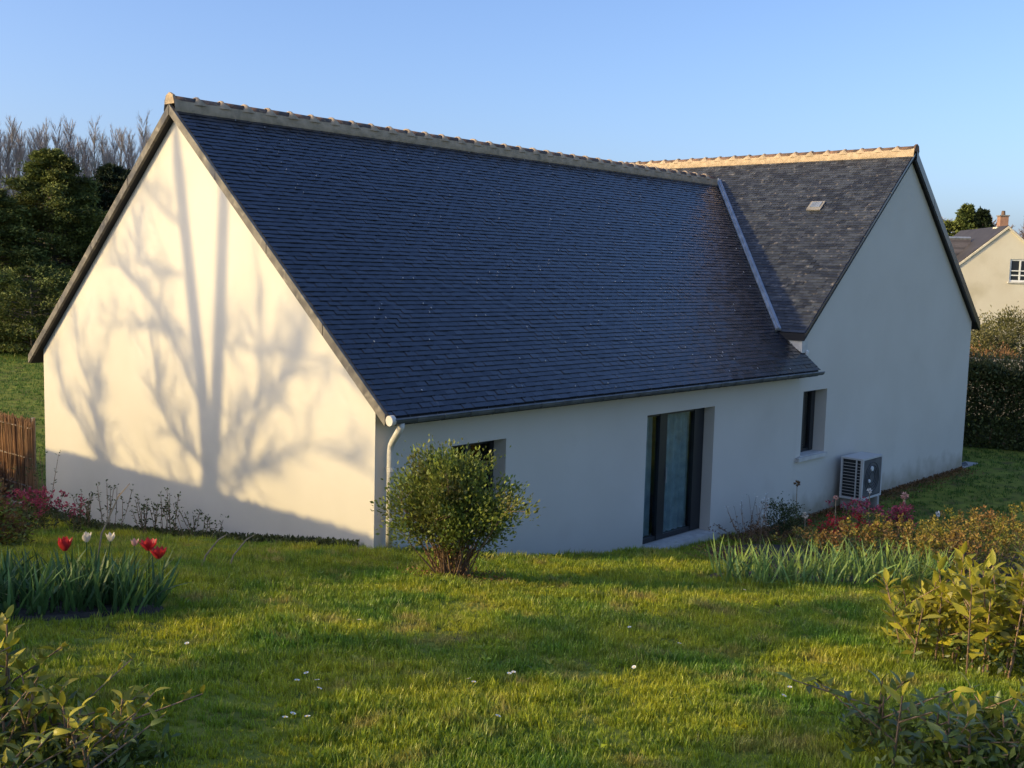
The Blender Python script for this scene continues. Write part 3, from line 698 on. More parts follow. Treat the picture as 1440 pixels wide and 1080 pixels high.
A_ = (C_-np.array([bx, by, bz+.5]))*1.2+RNG.normal(0, .55, (len(C_), 3))+np.array([0, 0, .45]); s_ = RNG.uniform(.6, 1.25, len(C_))
stuffpart('foliage', leaves(C_, A_, .046*s_, .024*s_), M['leaf'], sh, 'stuff')
low = tp[ii_[:1500]]; low = np.array([bx, by, bz])+(low-np.array([bx, by, bz]))*RNG.uniform(.25, .6, (len(low), 1))+RNG.normal(0, .03, (len(low), 3)); low = low[low[:, 2] > bz+.06]
stuffpart('dry_leaves', leaves(low, RNG.normal(0, .6, low.shape)+np.array([0, 0, .3]), .03, .016), M['rust'], sh, 'stuff')

# ------------------------------------------------------------------ leaf meshes for plants whose leaves can be told apart
def leaf_mesh(name, L, Wd, m, bend=.25, fold=.25, tip=1.0, n=5):
    v = []; f = []
    for i in range(n+1):
        t = i/n; wd = Wd/2*(math.sin(math.pi*min(1, t**.75))**.8 if tip == 1.0 else (1-t**3)*min(1, t*5+.5)); wd = max(wd, .0006)
        z = -bend*L*t*t; y_ = L*t*(1-.25*bend*t)
        v += [(-wd, y_, z+fold*wd), (0, y_, z), (wd, y_, z+fold*wd)]
    for i in range(n): q = i*3; f += [(q, q+1, q+4, q+3), (q+1, q+2, q+5, q+4)]
    return npmesh(name, v, f, m, True)
def orient(axis, roll=0, upish=Vector((0, 0, 1))):
    """rotation whose local +Y runs along axis and whose local +Z faces up"""
    y_ = Vector(axis).normalized(); x_ = y_.cross(upish)
    if x_.length < .05: x_ = y_.cross(Vector((1, .3, 0)))
    x_.normalize(); z_ = x_.cross(y_); m_ = Matrix((x_, y_, z_)).transposed(); return m_ @ Matrix.Rotation(roll, 3, 'Y')
def put(me, name, parent, loc_w, rot, s=1.0):
    o = bpy.data.objects.new(name, me); COL.objects.link(o); o.parent = parent
    o.matrix_local = Matrix.Translation(Vector(loc_w)-parent.location) @ rot.to_4x4() @ Matrix.Scale(s, 4); return o
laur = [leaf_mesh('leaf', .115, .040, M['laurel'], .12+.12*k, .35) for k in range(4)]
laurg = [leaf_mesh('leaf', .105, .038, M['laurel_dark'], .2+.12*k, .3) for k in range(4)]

def big_leaf_shrub(name, label, spots, hts, cnt, leafset, density, base_leaves, size=1.0, lm_='laurel_dark', litset=None, group=None, catg='shrub', near=None):
    """upright shoots with whorls of large leaves. spots: function giving base x,y"""
    pts = [spots() for _ in range(cnt)]; cx = sum(p[0] for p in pts)/cnt; cy = sum(p[1] for p in pts)/cnt
    root = thing(name, label, catg, (cx, cy, h(cx, cy)), group)
    s0, s1, a0, a1 = [], [], [], []; cand = []
    for (px_, py_) in pts:
        z0 = h(px_, py_)-.03; hh = random.uniform(*hts); ln = Vector((random.gauss(0, .14), random.gauss(0, .14), 1)).normalized()
        b0 = Vector((px_, py_, z0)); t = b0+ln*hh; s0.append(b0); s1.append(t); a0.append(.009); a1.append(.004)
        nl = int(density*hh); ph = random.uniform(0, 6.28)
        for k in range(nl):
            f_ = .25+.75*k/max(1, nl-1); ph += 2.4; p = b0.lerp(t, f_); el = .25+1.0*f_**3+random.gauss(0, .18)
            ax = Vector((math.cos(ph)*math.cos(el), math.sin(ph)*math.cos(el), math.sin(el))); s = size*(.75+.4*random.random())*(1 if f_ < .93 else .8)
            cand.append((f_, p, ax, s, f_ > .62))
        for k in range(2):
            p = b0.lerp(t, random.uniform(.3, .7)); q = p+Vector((random.gauss(0, .16), random.gauss(0, .16), random.uniform(.08, .22))); s0.append(p); s1.append(q); a0.append(.005); a1.append(.003)
            for j in range(7):
                ph += 2.4; el = random.uniform(.2, 1.1); cand.append((.5, p.lerp(q, .4+.6*j/6), Vector((math.cos(ph)*math.cos(el), math.sin(ph)*math.cos(el), math.sin(el))), size*.8, j > 4))
    stuffpart('stems', tubes(s0, s1, np.array(a0), np.array(a1), 4), M['stem'], root, 'stuff')
    # the leaves that show largest: high ones near the camera
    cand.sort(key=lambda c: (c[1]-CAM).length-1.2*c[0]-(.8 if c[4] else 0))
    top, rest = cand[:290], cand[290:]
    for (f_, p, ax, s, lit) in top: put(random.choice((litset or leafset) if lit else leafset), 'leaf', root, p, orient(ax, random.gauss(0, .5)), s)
    C = [c[1] for c in rest]; A = [c[2] for c in rest]
    if rest:
        V, Fc = leaves(np.array([tuple(c) for c in C]), np.array([tuple(a_) for a_ in A]), np.array([c[3]*.11 for c in rest]), np.array([c[3]*.04 for c in rest]), .12)
        stuffpart('leaves', (V, Fc), M['laurel'], root, 'stuff')
    if base_leaves:
        bi = RNG.integers(0, cnt, base_leaves); P_ = np.array(pts)[bi]+RNG.normal(0, .10, (base_leaves, 2)); zz = np.array(H(P_[:, 0], P_[:, 1]))+RNG.uniform(0, hts[0]*.85, base_leaves)
        stuffpart('inner_foliage', leaves(np.column_stack([P_, zz]), RNG.normal(0, .7, (base_leaves, 3))+np.array([0, 0, .3]), RNG.uniform(.04, .09, base_leaves), RNG.uniform(.015, .03, base_leaves)), M[lm_], root, 'stuff')
    return root
def ell(cx, cy, rx, ry, a=0):
    def f():
        t = random.uniform(0, 6.28); r_ = math.sqrt(random.random()); u, v = rx*r_*math.cos(t), ry*r_*math.sin(t); return cx+u*math.cos(a)-v*math.sin(a), cy+u*math.sin(a)+v*math.cos(a)
    return f
AZ = math.atan2(F.y, F.x)
big_leaf_shrub('laurel_shrub', 'laurel shrub with sunlit yellow upper leaves filling the bottom left corner of the lawn', ell(-6.62, -4.50, .55, .5, AZ+1.57), (.25, .58), 44, laurg, 26, 1700, litset=laur)
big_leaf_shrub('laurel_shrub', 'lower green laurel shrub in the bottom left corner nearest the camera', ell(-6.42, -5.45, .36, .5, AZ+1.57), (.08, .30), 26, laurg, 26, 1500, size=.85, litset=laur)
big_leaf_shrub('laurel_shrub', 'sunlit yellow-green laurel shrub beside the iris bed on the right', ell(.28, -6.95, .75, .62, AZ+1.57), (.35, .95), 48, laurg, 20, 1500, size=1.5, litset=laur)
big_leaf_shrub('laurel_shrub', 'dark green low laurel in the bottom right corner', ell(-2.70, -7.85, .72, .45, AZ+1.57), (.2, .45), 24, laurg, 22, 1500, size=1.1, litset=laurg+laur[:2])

# ------------------------------------------------------------------ strap-leaved clumps
irism = [leaf_mesh('leaf', .44, .021, M['iris'], .08+.13*k, .2, tip=0, n=6) for k in range(5)]
tulm = [leaf_mesh('leaf', .32, .022, M['tulipleaf'], .05+.12*k, .3, tip=0, n=6) for k in range(5)]
def strap_clump(name, label, cx, cy, cnt, spread, ms, s_rng, lean=.28, group=None):
    root = thing(name, label, 'plant', (cx, cy, h(cx, cy)), group)
    for k in range(cnt):
        a = random.uniform(0, 6.28); r_ = spread*math.sqrt(random.random()); x_, y_ = cx+r_*math.cos(a), cy+r_*math.sin(a)
        ax = Vector((random.gauss(0, lean)+.2*math.cos(a), random.gauss(0, lean)+.2*math.sin(a), 1)); sc_ = random.uniform(*s_rng)
        put(random.choice(ms), 'leaf', root, (x_, y_, h(x_, y_)), orient(ax, random.uniform(0, 6.28), Vector((random.gauss(0, 1), random.gauss(0, 1), .2))), sc_)
    return root
px_iris = [(2.55, -3.55, .95), (2.95, -3.75, .9), (3.35, -3.95, .95), (2.95, -3.15, .95), (3.55, -3.45, .9), (4.0, -4.05, 1), (4.45, -4.25, 1.05), (4.25, -3.6, 1), (4.95, -4.45, 1), (5.3, -4.6, 1.0), (5.0, -3.9, 1.05), (5.6, -4.3, .9)]
for k, (x_, y_, s_) in enumerate(px_iris):
    strap_clump('iris_clump', ['front left iris clump at the lawn edge of the right bed', 'front iris clump second from the left in the right bed', 'front iris clump third from the left in the right bed', 'iris clump behind the leftmost ones in the right bed', 'iris clump in the second row of the right bed under the red flowers', 'grey-green iris clump in the middle of the bed edge', 'grey-green iris clump right of the middle of the bed edge', 'iris clump behind the middle of the right bed edge', 'bluish iris clump behind the yellow laurel leaves', 'bluish iris clump at the shaded right end of the bed', 'iris clump in front of the orange euphorbias', 'rightmost iris clump beside the dark soil'][k], x_, y_, 56, .30, irism, (.55*s_, 1.4*s_), group='iris clumps along the right flower bed')
px_tul = [(-5.35, -2.0), (-5.05, -1.75), (-5.15, -2.35), (-4.80, -1.95), (-4.85, -2.35), (-4.55, -2.15), (-4.55, -2.5), (-4.32, -2.38), (-5.5, -2.3), (-4.40, -2.15)]
for k, (x_, y_) in enumerate(px_tul):
    strap_clump('tulip_clump', 'dark green tulip clump, '+['far left in the left bed', 'behind the first red tulip', 'left front of the left bed', 'under the first red tulip', 'in the middle front of the left bed', 'between the two red tulips', 'front right of the left bed', 'under the double red tulip', 'at the very left edge of the picture', 'rightmost in the left bed'][k], x_, y_, 64, .20, tulm, (.75, 1.45), group='tulip clumps in the left bed')

def petal_head(parent, c, r_, m, n=7, name='petal', openness=.5):
    n += 2 if m.name == 'red_petal' else 0
    for k in range(n):
        a = 2*math.pi*k/n; op = openness*random.uniform(.6, 1.7); ax = Vector((math.cos(a)*op, math.sin(a)*op, 1))
        put(PET[m.name], name, parent, Vector(c)+Vector((math.cos(a), math.sin(a), 0))*r_*.22, orient(ax, 0, Vector((-math.cos(a), -math.sin(a), .1))), r_/.06)
PET = {}
for kk in ('red', 'pink', 'salmon', 'cream', 'white'): PET[M[kk].name] = leaf_mesh('petal', .085, .055, M[kk], -.25, .35, n=4)
def flower(name, label, catg, x_, y_, ht, m, r_=.06, n=7, lean=(0, 0), openness=.5, group=None):
    z0 = h(x_, y_); root = thing(name, label, catg, (x_, y_, z0), group); top = (x_+lean[0], y_+lean[1], z0+ht)
    q = MB(); q.tube([(x_, y_, z0-.02), (x_+lean[0]*.4, y_+lean[1]*.4, z0+ht*.5), top], [.005, .0045, .004], 5); q.build('stem', M['tulipleaf'], root)
    petal_head(root, top, r_, m, n, openness=openness); return root
flower('red_tulip', 'red tulip with pale base at the left of the left bed', 'flower', -4.68, -2.05, .40, M['red'], .068)
flower('red_tulip', 'taller bloom of the red tulip pair at the right of the bed', 'flower', -4.20, -2.38, .43, M['red'], .064, 8, openness=.8)
flower('red_tulip', 'lower bright bloom of the red tulip pair at the right', 'flower', -4.17, -2.47, .38, M['red'], .062, 8, openness=.8)
flower('faded_flower', 'pale faded flower head just right of the left red tulip', 'flower', -4.55, -2.12, .47, M['cream'], .05, 5)
flower('faded_flower', 'pale bent flower head midway between the red tulips', 'flower', -4.46, -2.16, .48, M['cream'], .045, 5, (.05, -.05))
flower('faded_flower', 'small cream seed head left of the red tulip pair', 'flower', -4.28, -2.32, .46, M['salmon'], .038, 5)

def spikes(name, label, x_, y_, n, ht, sp, m, head_m, head, nleaf=12, L=.05, group=None, catg='plant', rad=.003, heads=1):
    """upright stems with small leaves and flower heads"""
    z0 = h(x_, y_); root = thing(name, label, catg, (x_, y_, z0), group); s0, s1 = [], []; LC, LA, HC, HA = [], [], [], []
    for k in range(n):
        a = random.uniform(0, 6.28); r_ = sp*.5*math.sqrt(random.random()); b0 = Vector((x_+r_*math.cos(a), y_+r_*math.sin(a), z0-.02)); b0.z = h(b0.x, b0.y)-.02
        t = b0+Vector((random.gauss(0, sp*.35), random.gauss(0, sp*.35), ht*random.uniform(.65, 1.05))); md = b0.lerp(t, .5)+Vector((random.gauss(0, .02), random.gauss(0, .02), 0))
        s0 += [b0, md]; s1 += [md, t]
        for j in range(nleaf):
            f_ = random.uniform(.15, 1); p = b0.lerp(md, f_*2) if f_ < .5 else md.lerp(t, f_*2-1); LC.append(p); LA.append((random.gauss(0, 1), random.gauss(0, 1), .6))
        for j in range(head): HC.append(t+Vector((random.gauss(0, .025), random.gauss(0, .025), random.gauss(0, .03)))); HA.append((random.gauss(0, 1), random.gauss(0, 1), .7))
    stuffpart('stems', tubes(s0, s1, rad, rad*.6, 4), M['drystem'] if m in ('drystem',) else M['stem'], root, 'stuff')
    if nleaf and LC: stuffpart('leaves', leaves(np.array([tuple(c) for c in LC]), np.array(LA), RNG.uniform(.6, 1.2, len(LC))*L, RNG.uniform(.6, 1.2, len(LC))*L*.4), M[m], root, 'stuff')
    if HC: stuffpart('flower_heads', leaves(np.array([tuple(c) for c in HC]), np.array(HA), RNG.uniform(.6, 1.2, len(HC))*L*.75, RNG.uniform(.6, 1.2, len(HC))*L*.45), M[head_m], root, 'stuff')
    return root
# red and pink flowers below the heat pump
spikes('red_wallflower', 'coral red flowering plant left of the heat pump behind the irises', 7.4, -2.35, 40, .62, .55, 'leaf', 'red', 14, 16, .07)
spikes('red_wallflower', 'dusky pink flowering plant in front of the heat pump', 8.4, -2.2, 36, .85, .5, 'leaf', 'pink', 12, 16, .07)
spikes('red_wallflower', 'crimson flowering plant below the right side of the heat pump', 9.1, -2.55, 30, .78, .26, 'leaf', 'pink', 26, 12, .07)
# orange and yellow euphorbias
eu = [(6.2, -3.3, .62, 'between the red flowers and the irises'), (7.0, -3.5, .66, 'in the middle of the euphorbia row'), (7.8, -3.6, .70, 'right of the pale dried seed head'), (8.6, -4.1, .85, 'tall at the right end of the row'), (7.0, -4.3, .60, 'in front, behind the rightmost irises'), (7.9, -4.7, .75, 'at the right picture edge in front'), (9.3, -4.5, 1.0, 'tallest, at the right picture edge'), (5.5, -3.0, .50, 'leftmost, behind the irises'), (9.3, -3.7, .75, 'at the back of the bed near the shaded lawn'), (6.4, -3.9, .55, 'low, above the bluish irises')]
for (x_, y_, ht, wh) in eu:
    spikes('euphorbia', 'yellow-orange euphorbia '+wh, x_, y_, 34, ht, .55, 'rust' if 'front' in wh and 'behind' in wh else 'leaf', 'euph', 20, 18, .065, group='euphorbias in the right flower bed')
# white wispy flowers and dark bush by the door
spikes('wispy_white_plant', 'thin dry stems with tiny white flowers right of the glazed door', 6.6, -1.35, 16, .85, .5, 'rust', 'white', 3, 5, .045, rad=.004)
spikes('low_brown_plant', 'low reddish brown plant at the foot of the wall by the door', 7.9, -.75, 60, .32, .9, 'rust', 'rust', 4, 14, .05)
spikes('dry_tuft', 'pale orange dry tuft at the left tip of the right bed', 4.4, -2.2, 50, .22, .5, 'rust', 'euph', 3, 10, .05)
dk = thing('dark_bush', 'small rounded dark green bush against the wall between door and heat pump', 'shrub', (9.0, -.55, h(9.0, -.55)))
stuffpart('foliage', clumped(60, 60, (9.0, -.55, h(9, -.55)+.22), (.38, .38, .42), .12, .045, .02, shell=.3), M['hedge'], dk, 'stuff')
q = MB(); q.tube([(9, -.55, h(9, -.55)-.05), (9, -.55, h(9, -.55)+.3)], [.02, .01], 6); q.build('trunk', M['stem'], dk)
for (x_, y_, ht, lb, m_, r_) in [(9.3, -2.55, .98, 'tall pale stalk with a fringed pinkish head right of the heat pump', 'salmon', .055), (9.3, -.6, .95, 'thin dark stalk with a spiky seed head above the dark bush', 'rust', .05), (9.4, -1.9, .98, 'thin stalk with round white seed head beside the heat pump', 'white', .04), (9.9, -2.9, .68, 'short stalk with a round whitish seed head above the euphorbias', 'white', .04), (7.1, -1.9, .62, 'short pale stalk with a cream head left of the coral flowers', 'cream', .045), (7.6, -2.15, .92, 'straight pink stalk among the coral flowers', 'salmon', .035)]:
    rt = thing('seed_head', lb, 'plant', (x_, y_, h(x_, y_))); q = MB(); z0 = h(x_, y_); w_ = .022 if 'fringed' in lb else .008
    q.tube([(x_, y_, z0-.02), (x_+.02, y_, z0+ht*.5), (x_, y_, z0+ht)], [w_, w_*.9, w_*.8], 6); q.build('stalk', M['drystem'], rt)
    n = 40; d_ = unit(RNG.normal(size=(n, 3))); stuffpart('head', leaves(np.array([x_, y_, z0+ht])+d_*r_*.3, d_+np.array([0, 0, -.2 if 'fringed' in lb else .1]), r_*1.1, r_*.5), M.get(m_), rt)

# plants at the foot of the sunlit gable
for (x_, y_, n, ht, lb) in [(-.45, 6.3, 9, .62, 'thin dark plant with sparse leaves at the left foot of the gable wall'), (-.40, 5.6, 8, .75, 'dark branching plant second from the left by the gable wall'), (-.4, 4.5, 12, .62, 'dense dark stems in the middle of the gable foot'), (-.4, 4.05, 9, .68, 'tall dark leafy stems right of the middle of the gable foot'), (-.35, 3.5, 7, .48, 'small dark sprig under the forked tree shadow'), (-.3, 3.1, 5, .40, 'rightmost small dark sprig along the gable wall'), (-.5, 7.9, 10, 1.15, 'tall wispy pale plant before the left corner of the gable')]:
    spikes('wall_plant', lb, x_, y_, n, ht, .28, 'hedge', 'hedge', 4, 12, .06, rad=.006, group='plants along the foot of the gable wall')
spikes('pink_bush', 'dusky pink flowering bush near the left corner of the gable wall', -1.3, 6.1, 30, .62, .5, 'hedge', 'pink', 16, 14, .08)
spikes('pink_bush', 'small pink flowers right of the larger pink bush', -1.1, 5.3, 14, .5, .2, 'hedge', 'pink', 8, 10, .07)
x_ = RNG.uniform(0, 1, 5200); yy = .2+x_*8.3; xx = -.05-RNG.uniform(0, .38, 5200)*np.clip(x_*3, .3, 1)
tag(ob('ground_cover', npmesh('ground_cover', *leaves(np.stack([xx, yy, np.array(H(xx, yy))+RNG.uniform(0, .10, 5200)], 1), RNG.normal(0, .7, (5200, 3))+np.array([0, 0, .7]), .06, .028), M['hedge']), kind='stuff'), 'low dark ground cover along the foot of the sunlit gable wall', 'ground cover')
# left middle: bushy rust-leaved shrub, rail and dry stalk
rb_ = thing('brown_leaved_shrub', 'dark brown-leaved shrub at the left picture edge below the timber rail', 'shrub', (-3.2, 2.6, h(-3.2, 2.6)))
stuffpart('foliage', clumped(150, 50, (-3.7, 2.9, h(-3.7, 2.9)+.25), (.75, .8, .5), .16, .06, .028, shell=.4), M['rust'], rb_, 'stuff')
stuffpart('green_foliage', clumped(110, 40, (-3.65, 2.8, h(-3.7, 2.9)+.2), (.75, .8, .45), .16, .06, .028, shell=.4), M['leaf'], rb_, 'stuff')
for (p0, p1, lb) in [((-3.6, -.35), .78, 'tall curved tan stalk rising from the left tulip bed'), ((-2.75, -.72), .34, 'pale bent twig sticking out of the lawn, left of the pair'), ((-2.5, -.80), .34, 'pale straight twig sticking out of the lawn, right of the pair')]:
    z0 = h(*p0); q = MB(); dx = .20 if p1 > .5 else .16
    q.tube([(p0[0], p0[1], z0-.02), (p0[0]+dx*.15, p0[1]-.05, z0+p1*.4), (p0[0]+dx*.7, p0[1]-dx*.8, z0+p1*.85), (p0[0]+dx*1.1, p0[1]-dx*1.1, z0+p1)], [.008, .009, .007, .004], 5); tag(q.build('dry_stalk', M['drystem']), lb, 'twig')

# daisies
dz = [(-4.81, -5.05, 'lit'), (-4.70, -5.10, ''), (-4.86, -5.07, ''), (-4.78, -5.18, ''), (-5.02, -5.37, ''), (-4.93, -5.40, ''), (-5.06, -5.36, '')]
def daisy_mesh_head():
    v = []; f = []; n = 12
    for k in range(n):
        a = 2*math.pi*k/n; i = len(v); c, s_ = math.cos(a), math.sin(a); w_ = .0035
        v += [(c*.004-s_*w_*.6, s_*.004+c*w_*.6, 0), (c*.004+s_*w_*.6, s_*.004-c*w_*.6, 0), (c*.014+s_*w_, s_*.014-c*w_, .003), (c*.014-s_*w_, s_*.014+c*w_, .003)]; f.append((i, i+1, i+2, i+3))
    return npmesh('petals', v, f, M['white'])
dph = daisy_mesh_head(); q = MB(); q.tube([(0, 0, -.001), (0, 0, .004)], [.0055, .003], 8); dcm = npmesh('centre', q.v, q.f, M['yellowc']); q = MB(); q.tube([(0, 0, -.07), (0, 0, 0)], .0012, 4); dsm = npmesh('stem', q.v, q.f, M['tulipleaf'])
def daisy(x_, y_, label, s=1.0, first=[None]):
    z = h(x_, y_)+float(micro(x_, y_))+.078; tilt = (random.gauss(0, .25), random.gauss(0, .25), random.uniform(0, 6.28))
    r_ = thing('daisy', label, 'daisy', (x_, y_, z), 'daisies in the lawn'); r_.rotation_euler = tilt; r_.scale = (s, s, s)
    for nm, me_ in (('petals', dph), ('centre', dcm), ('stem', dsm)): ob(nm, me_, r_)
DL = 'tiny white daisy in the lawn, '
for (x_, y_, lb) in [(-4.65, -4.9, 'uppermost of the left cluster'), (-4.72, -5.09, 'middle right of the left cluster'), (-4.83, -5.06, 'left of the left cluster'), (-4.82, -5.24, 'lowest right of the upper left cluster'),
        (-5.2, -5.53, 'largest of the lower left trio'), (-5.19, -5.63, 'right of the lower left trio'), (-5.26, -5.55, 'left of the lower left trio'), (-1.69, -4.96, 'alone in the wide shadow right of centre'), (-1.78, -5.47, 'alone below the wide shadow right of centre'),
        (-3.93, -5.46, 'left twin at the centre edge of the shadow'), (-3.95, -5.52, 'right twin at the centre edge of the shadow'), (-3.63, -5.5, 'left twin right of the centre pair'), (-3.57, -5.48, 'right twin right of the centre pair'),
        (-2.35, -6.64, 'left of the dark laurel, upper one'), (-2.65, -6.76, 'left of the dark laurel, lower one'), (-4.38, -6.11, 'alone at the bottom centre'), (1.61, -4.04, 'alone in front of the iris bed'), (-4.8, -3.91, 'alone near the left laurel'), (-3.37, -3.81, 'alone above the shadow band'), (-2.78, -5.79, 'alone inside the sunlit lower lawn')]:
    daisy(x_, y_, DL+lb)
# broad weed leaves in the turf
wl = []; 
C_ = []; A_ = []
for k in range(160):
    d = random.uniform(4.6, 12); a = random.uniform(-.5, .5); fx, fy = F.x/.9944, F.y/.9944
    x_ = CAM.x+d*(fx*math.cos(a)+fy*math.sin(a)); y_ = CAM.y+d*(fy*math.cos(a)-fx*math.sin(a))
    if (x_ > -.3 and y_ > -.3) or in_bed(np.array([x_]), np.array([y_]), .1)[0]: continue
    for j in range(7):
        t = 6.283*j/7+random.random(); C_.append((x_, y_, h(x_, y_)+.012)); A_.append((math.cos(t), math.sin(t), random.uniform(.3, .8)))
tag(ob('lawn_weeds', npmesh('lawn_weeds', *leaves(np.array(C_), np.array(A_), RNG.uniform(.04, .08, len(C_)), .018), M['grass']), kind='stuff'), 'broad-leaved weeds scattered through the short lawn grass', 'weeds')

# ------------------------------------------------------------------ trees
def tree_conifer(name, label, base, ht, rad, nb, nl, L, m, group=None, lean=0, shape='cone', low=.06):
    """boughs in whorls, each a drooping spray of needle clumps"""
    bx_, by_ = base; z0 = h(bx_, by_); root = thing(name, label, 'tree', (bx_, by_, z0), group)
    q = MB(); q.tube([(bx_, by_, z0-.3), (bx_, by_, z0+ht*.5), (bx_, by_, z0+ht*.97)], [ht*.022, ht*.014, ht*.003], 8); q.build('trunk', M['bark'], root)
    C = []; A = []; s0 = []; s1 = []
    for k in range(nb):
        f_ = low+(1-low)*(k+random.random())/nb; a = k*2.39996+random.gauss(0, .3)
        prof = (1-f_)**.75 if shape == 'cone' else ((1-f_)**.55*min(1, .72+f_*1.1)*(1+.16*math.sin(f_*23+a)) if shape == 'egg' else math.sin(math.pi*min(1, (f_*.82+.18)))**.55)
        R_ = rad*prof*random.uniform(.60, 1.22)+.1; zt = z0+ht*f_; tipz = zt+R_*random.uniform(-.12, .22)
        t = np.array([bx_+math.cos(a)*R_, by_+math.sin(a)*R_, tipz]); b0 = np.array([bx_, by_, zt-R_*.1]); s0.append(b0); s1.append(t)
        g = RNG.uniform(.35, 1, nl)**.7; sp = (.07+.13*(1-g))*R_+.10
        P = b0+(t-b0)*g[:, None]+RNG.normal(size=(nl, 3))*sp[:, None]*np.array([.8, .8, .34]); C.append(P)
        dr_ = np.array([math.cos(a), math.sin(a), .15]); A.append(dr_+RNG.normal(0, .6, (nl, 3)))
    C = np.concatenate(C); A = np.concatenate(A); s = RNG.uniform(.6, 1.3, len(C))
    stuffpart('branches', tubes(s0, s1, ht*.006, ht*.0015, 3), M['bark'], root, 'stuff')
    stuffpart('foliage', leaves(C, A, L*s, L*.36*s), m, root, 'stuff'); return root
def dirpt(px_, py_, d):   # a point at distance d along a bearing, used once to site far things
    v = F+RT*((px_-720)/1524.2)-UP*((py_-540)/1524.2); v = Vector((v.x, v.y, 0)).normalized(); return (CAM.x+v.x*d, CAM.y+v.y*d)
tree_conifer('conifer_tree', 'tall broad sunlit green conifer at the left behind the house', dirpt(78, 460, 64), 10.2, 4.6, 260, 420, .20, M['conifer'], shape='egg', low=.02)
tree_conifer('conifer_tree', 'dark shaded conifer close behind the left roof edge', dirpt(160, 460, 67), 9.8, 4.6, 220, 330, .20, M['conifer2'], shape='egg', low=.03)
tree_conifer('conifer_tree', 'yellow-green conifer at the far left edge, lower than its neighbour', dirpt(-10, 460, 62), 7.9, 3.8, 170, 330, .20, M['conifer'], shape='egg', low=.03)
tree_conifer('conifer_tree', 'low spreading green conifer in front of the tall ones at left', dirpt(45, 460, 56), 4.0, 3.0, 110, 260, .18, M['conifer'], shape='round', low=.05)
# reddish scrub at the conifers' feet
C_ = []; 
x0_, y0_ = dirpt(30, 460, 58)
px_ = dirpt(-60, 460, 57); qx_ = dirpt(120, 460, 60)
t_ = RNG.uniform(0, 1, 5000); xx = px_[0]+(qx_[0]-px_[0])*t_+RNG.normal(0, .5, 5000); yy = px_[1]+(qx_[1]-px_[1])*t_+RNG.normal(0, .6, 5000)
tag(ob('dry_scrub', npmesh('dry_scrub', *leaves(np.stack([xx, yy, np.array(H(xx, yy))+RNG.uniform(0, .9, 5000)], 1), RNG.normal(0, .7, (5000, 3))+np.array([0, 0, .8]), .28, .09), M['rust']), kind='stuff'), 'reddish dry scrub along the foot of the conifers', 'scrub')

def bare_tree_mesh(ht, nb, spread, seed, m, upr=.85, tw=14, rr=.02, bl=1.0):
    g = np.random.default_rng(seed); s0 = []; s1 = []; r0 = []; r1 = []
    N = 7; tr = [np.array([g.normal(0, .12)*i/3, g.normal(0, .12)*i/3, ht*i/N]) for i in range(N+1)]
    for i in range(N): s0.append(tr[i]); s1.append(tr[i+1]); r0.append(ht*.009*(1-i/(N+1))+.02); r1.append(ht*.009*(1-(i+1)/(N+1))+.015)
    for k in range(nb):
        f_ = g.uniform(.12, .96); b0 = np.array([0, 0, ht*f_])+(tr[min(N, int(f_*N))]*np.array([1, 1, 0])); a = g.uniform(0, 6.28)
        ln = ht*bl*(.10+.20*(1-f_))*g.uniform(.6, 1.2); d_ = unit(np.array([math.cos(a)*spread, math.sin(a)*spread, upr])); t = b0+d_*ln; s0.append(b0); s1.append(t); r0.append(rr*1.5); r1.append(rr*.5)
        for j in range(tw):
            p = b0+(t-b0)*g.uniform(.15, 1); q = p+unit(d_+g.normal(0, .35, 3)+np.array([0, 0, .25]))*ln*g.uniform(.15, .5); s0.append(p); s1.append(q); r0.append(rr*.6); r1.append(rr*.25)
    V, Fc = tubes(s0, s1, np.array(r0), np.array(r1), 3); return npmesh('branches', V, Fc, m), s0, s1
popl = [bare_tree_mesh(15.8+k*.5, 190, .42, 20+k, M['twig'], tw=18, rr=.014, bl=.6)[0] for k in range(4)]
pk = 0
for k, px_ in enumerate(list(range(-100, 262, 6))):
    d = 118+(k % 3)*6; X_, Y_ = dirpt(px_, 300, d); o = thing('bare_poplar', 'bare grey-twigged poplar in the row behind the conifers', 'tree', (X_, Y_, -.4+random.uniform(-.6, .6)), 'bare poplars behind the conifers')
    o.rotation_euler.z = random.uniform(0, 6.28); s = random.uniform(.88, 1.02); o.scale = (s, s, s*1.08); ob('branches', popl[k % 4], o)
# right background: conifers and pinkish bare trees behind the neighbour
for k, (px_, ht, rd, lb) in enumerate([(1336, 9.9, 4.2, 'round-topped conifer just right of the cross gable roof'), (1358, 11.4, 3.9, 'tallest pointed conifer behind the neighbouring roof'), (1380, 11.0, 3.3, 'pointed conifer second from the right behind the neighbouring roof'), (1397, 8.2, 2.6, 'small dark conifer left of the brick chimney')]):
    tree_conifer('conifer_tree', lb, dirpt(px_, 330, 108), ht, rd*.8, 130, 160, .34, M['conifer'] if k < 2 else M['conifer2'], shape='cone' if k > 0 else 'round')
bt = [bare_tree_mesh(9.0+k*.6, 120, .8, 50+k, M['twigpink'], upr=.8, tw=18, rr=.04)[0] for k in range(3)]
for k, px_ in enumerate([1300, 1322, 1345, 1368, 1388, 1402, 1416, 1430, 1446, 1462, 1480, 1500]):
    X_, Y_ = dirpt(px_, 330, 128+(k % 3)*5); o = thing('bare_tree', 'bare pinkish-brown tree in the wood behind the neighbouring house', 'tree', (X_, Y_, -.3), 'bare trees behind the neighbouring house'); o.rotation_euler.z = random.uniform(0, 6.28); o.scale = (1.3, 1.3, random.uniform(1.02, 1.22)); ob('branches', bt[k % 3], o)
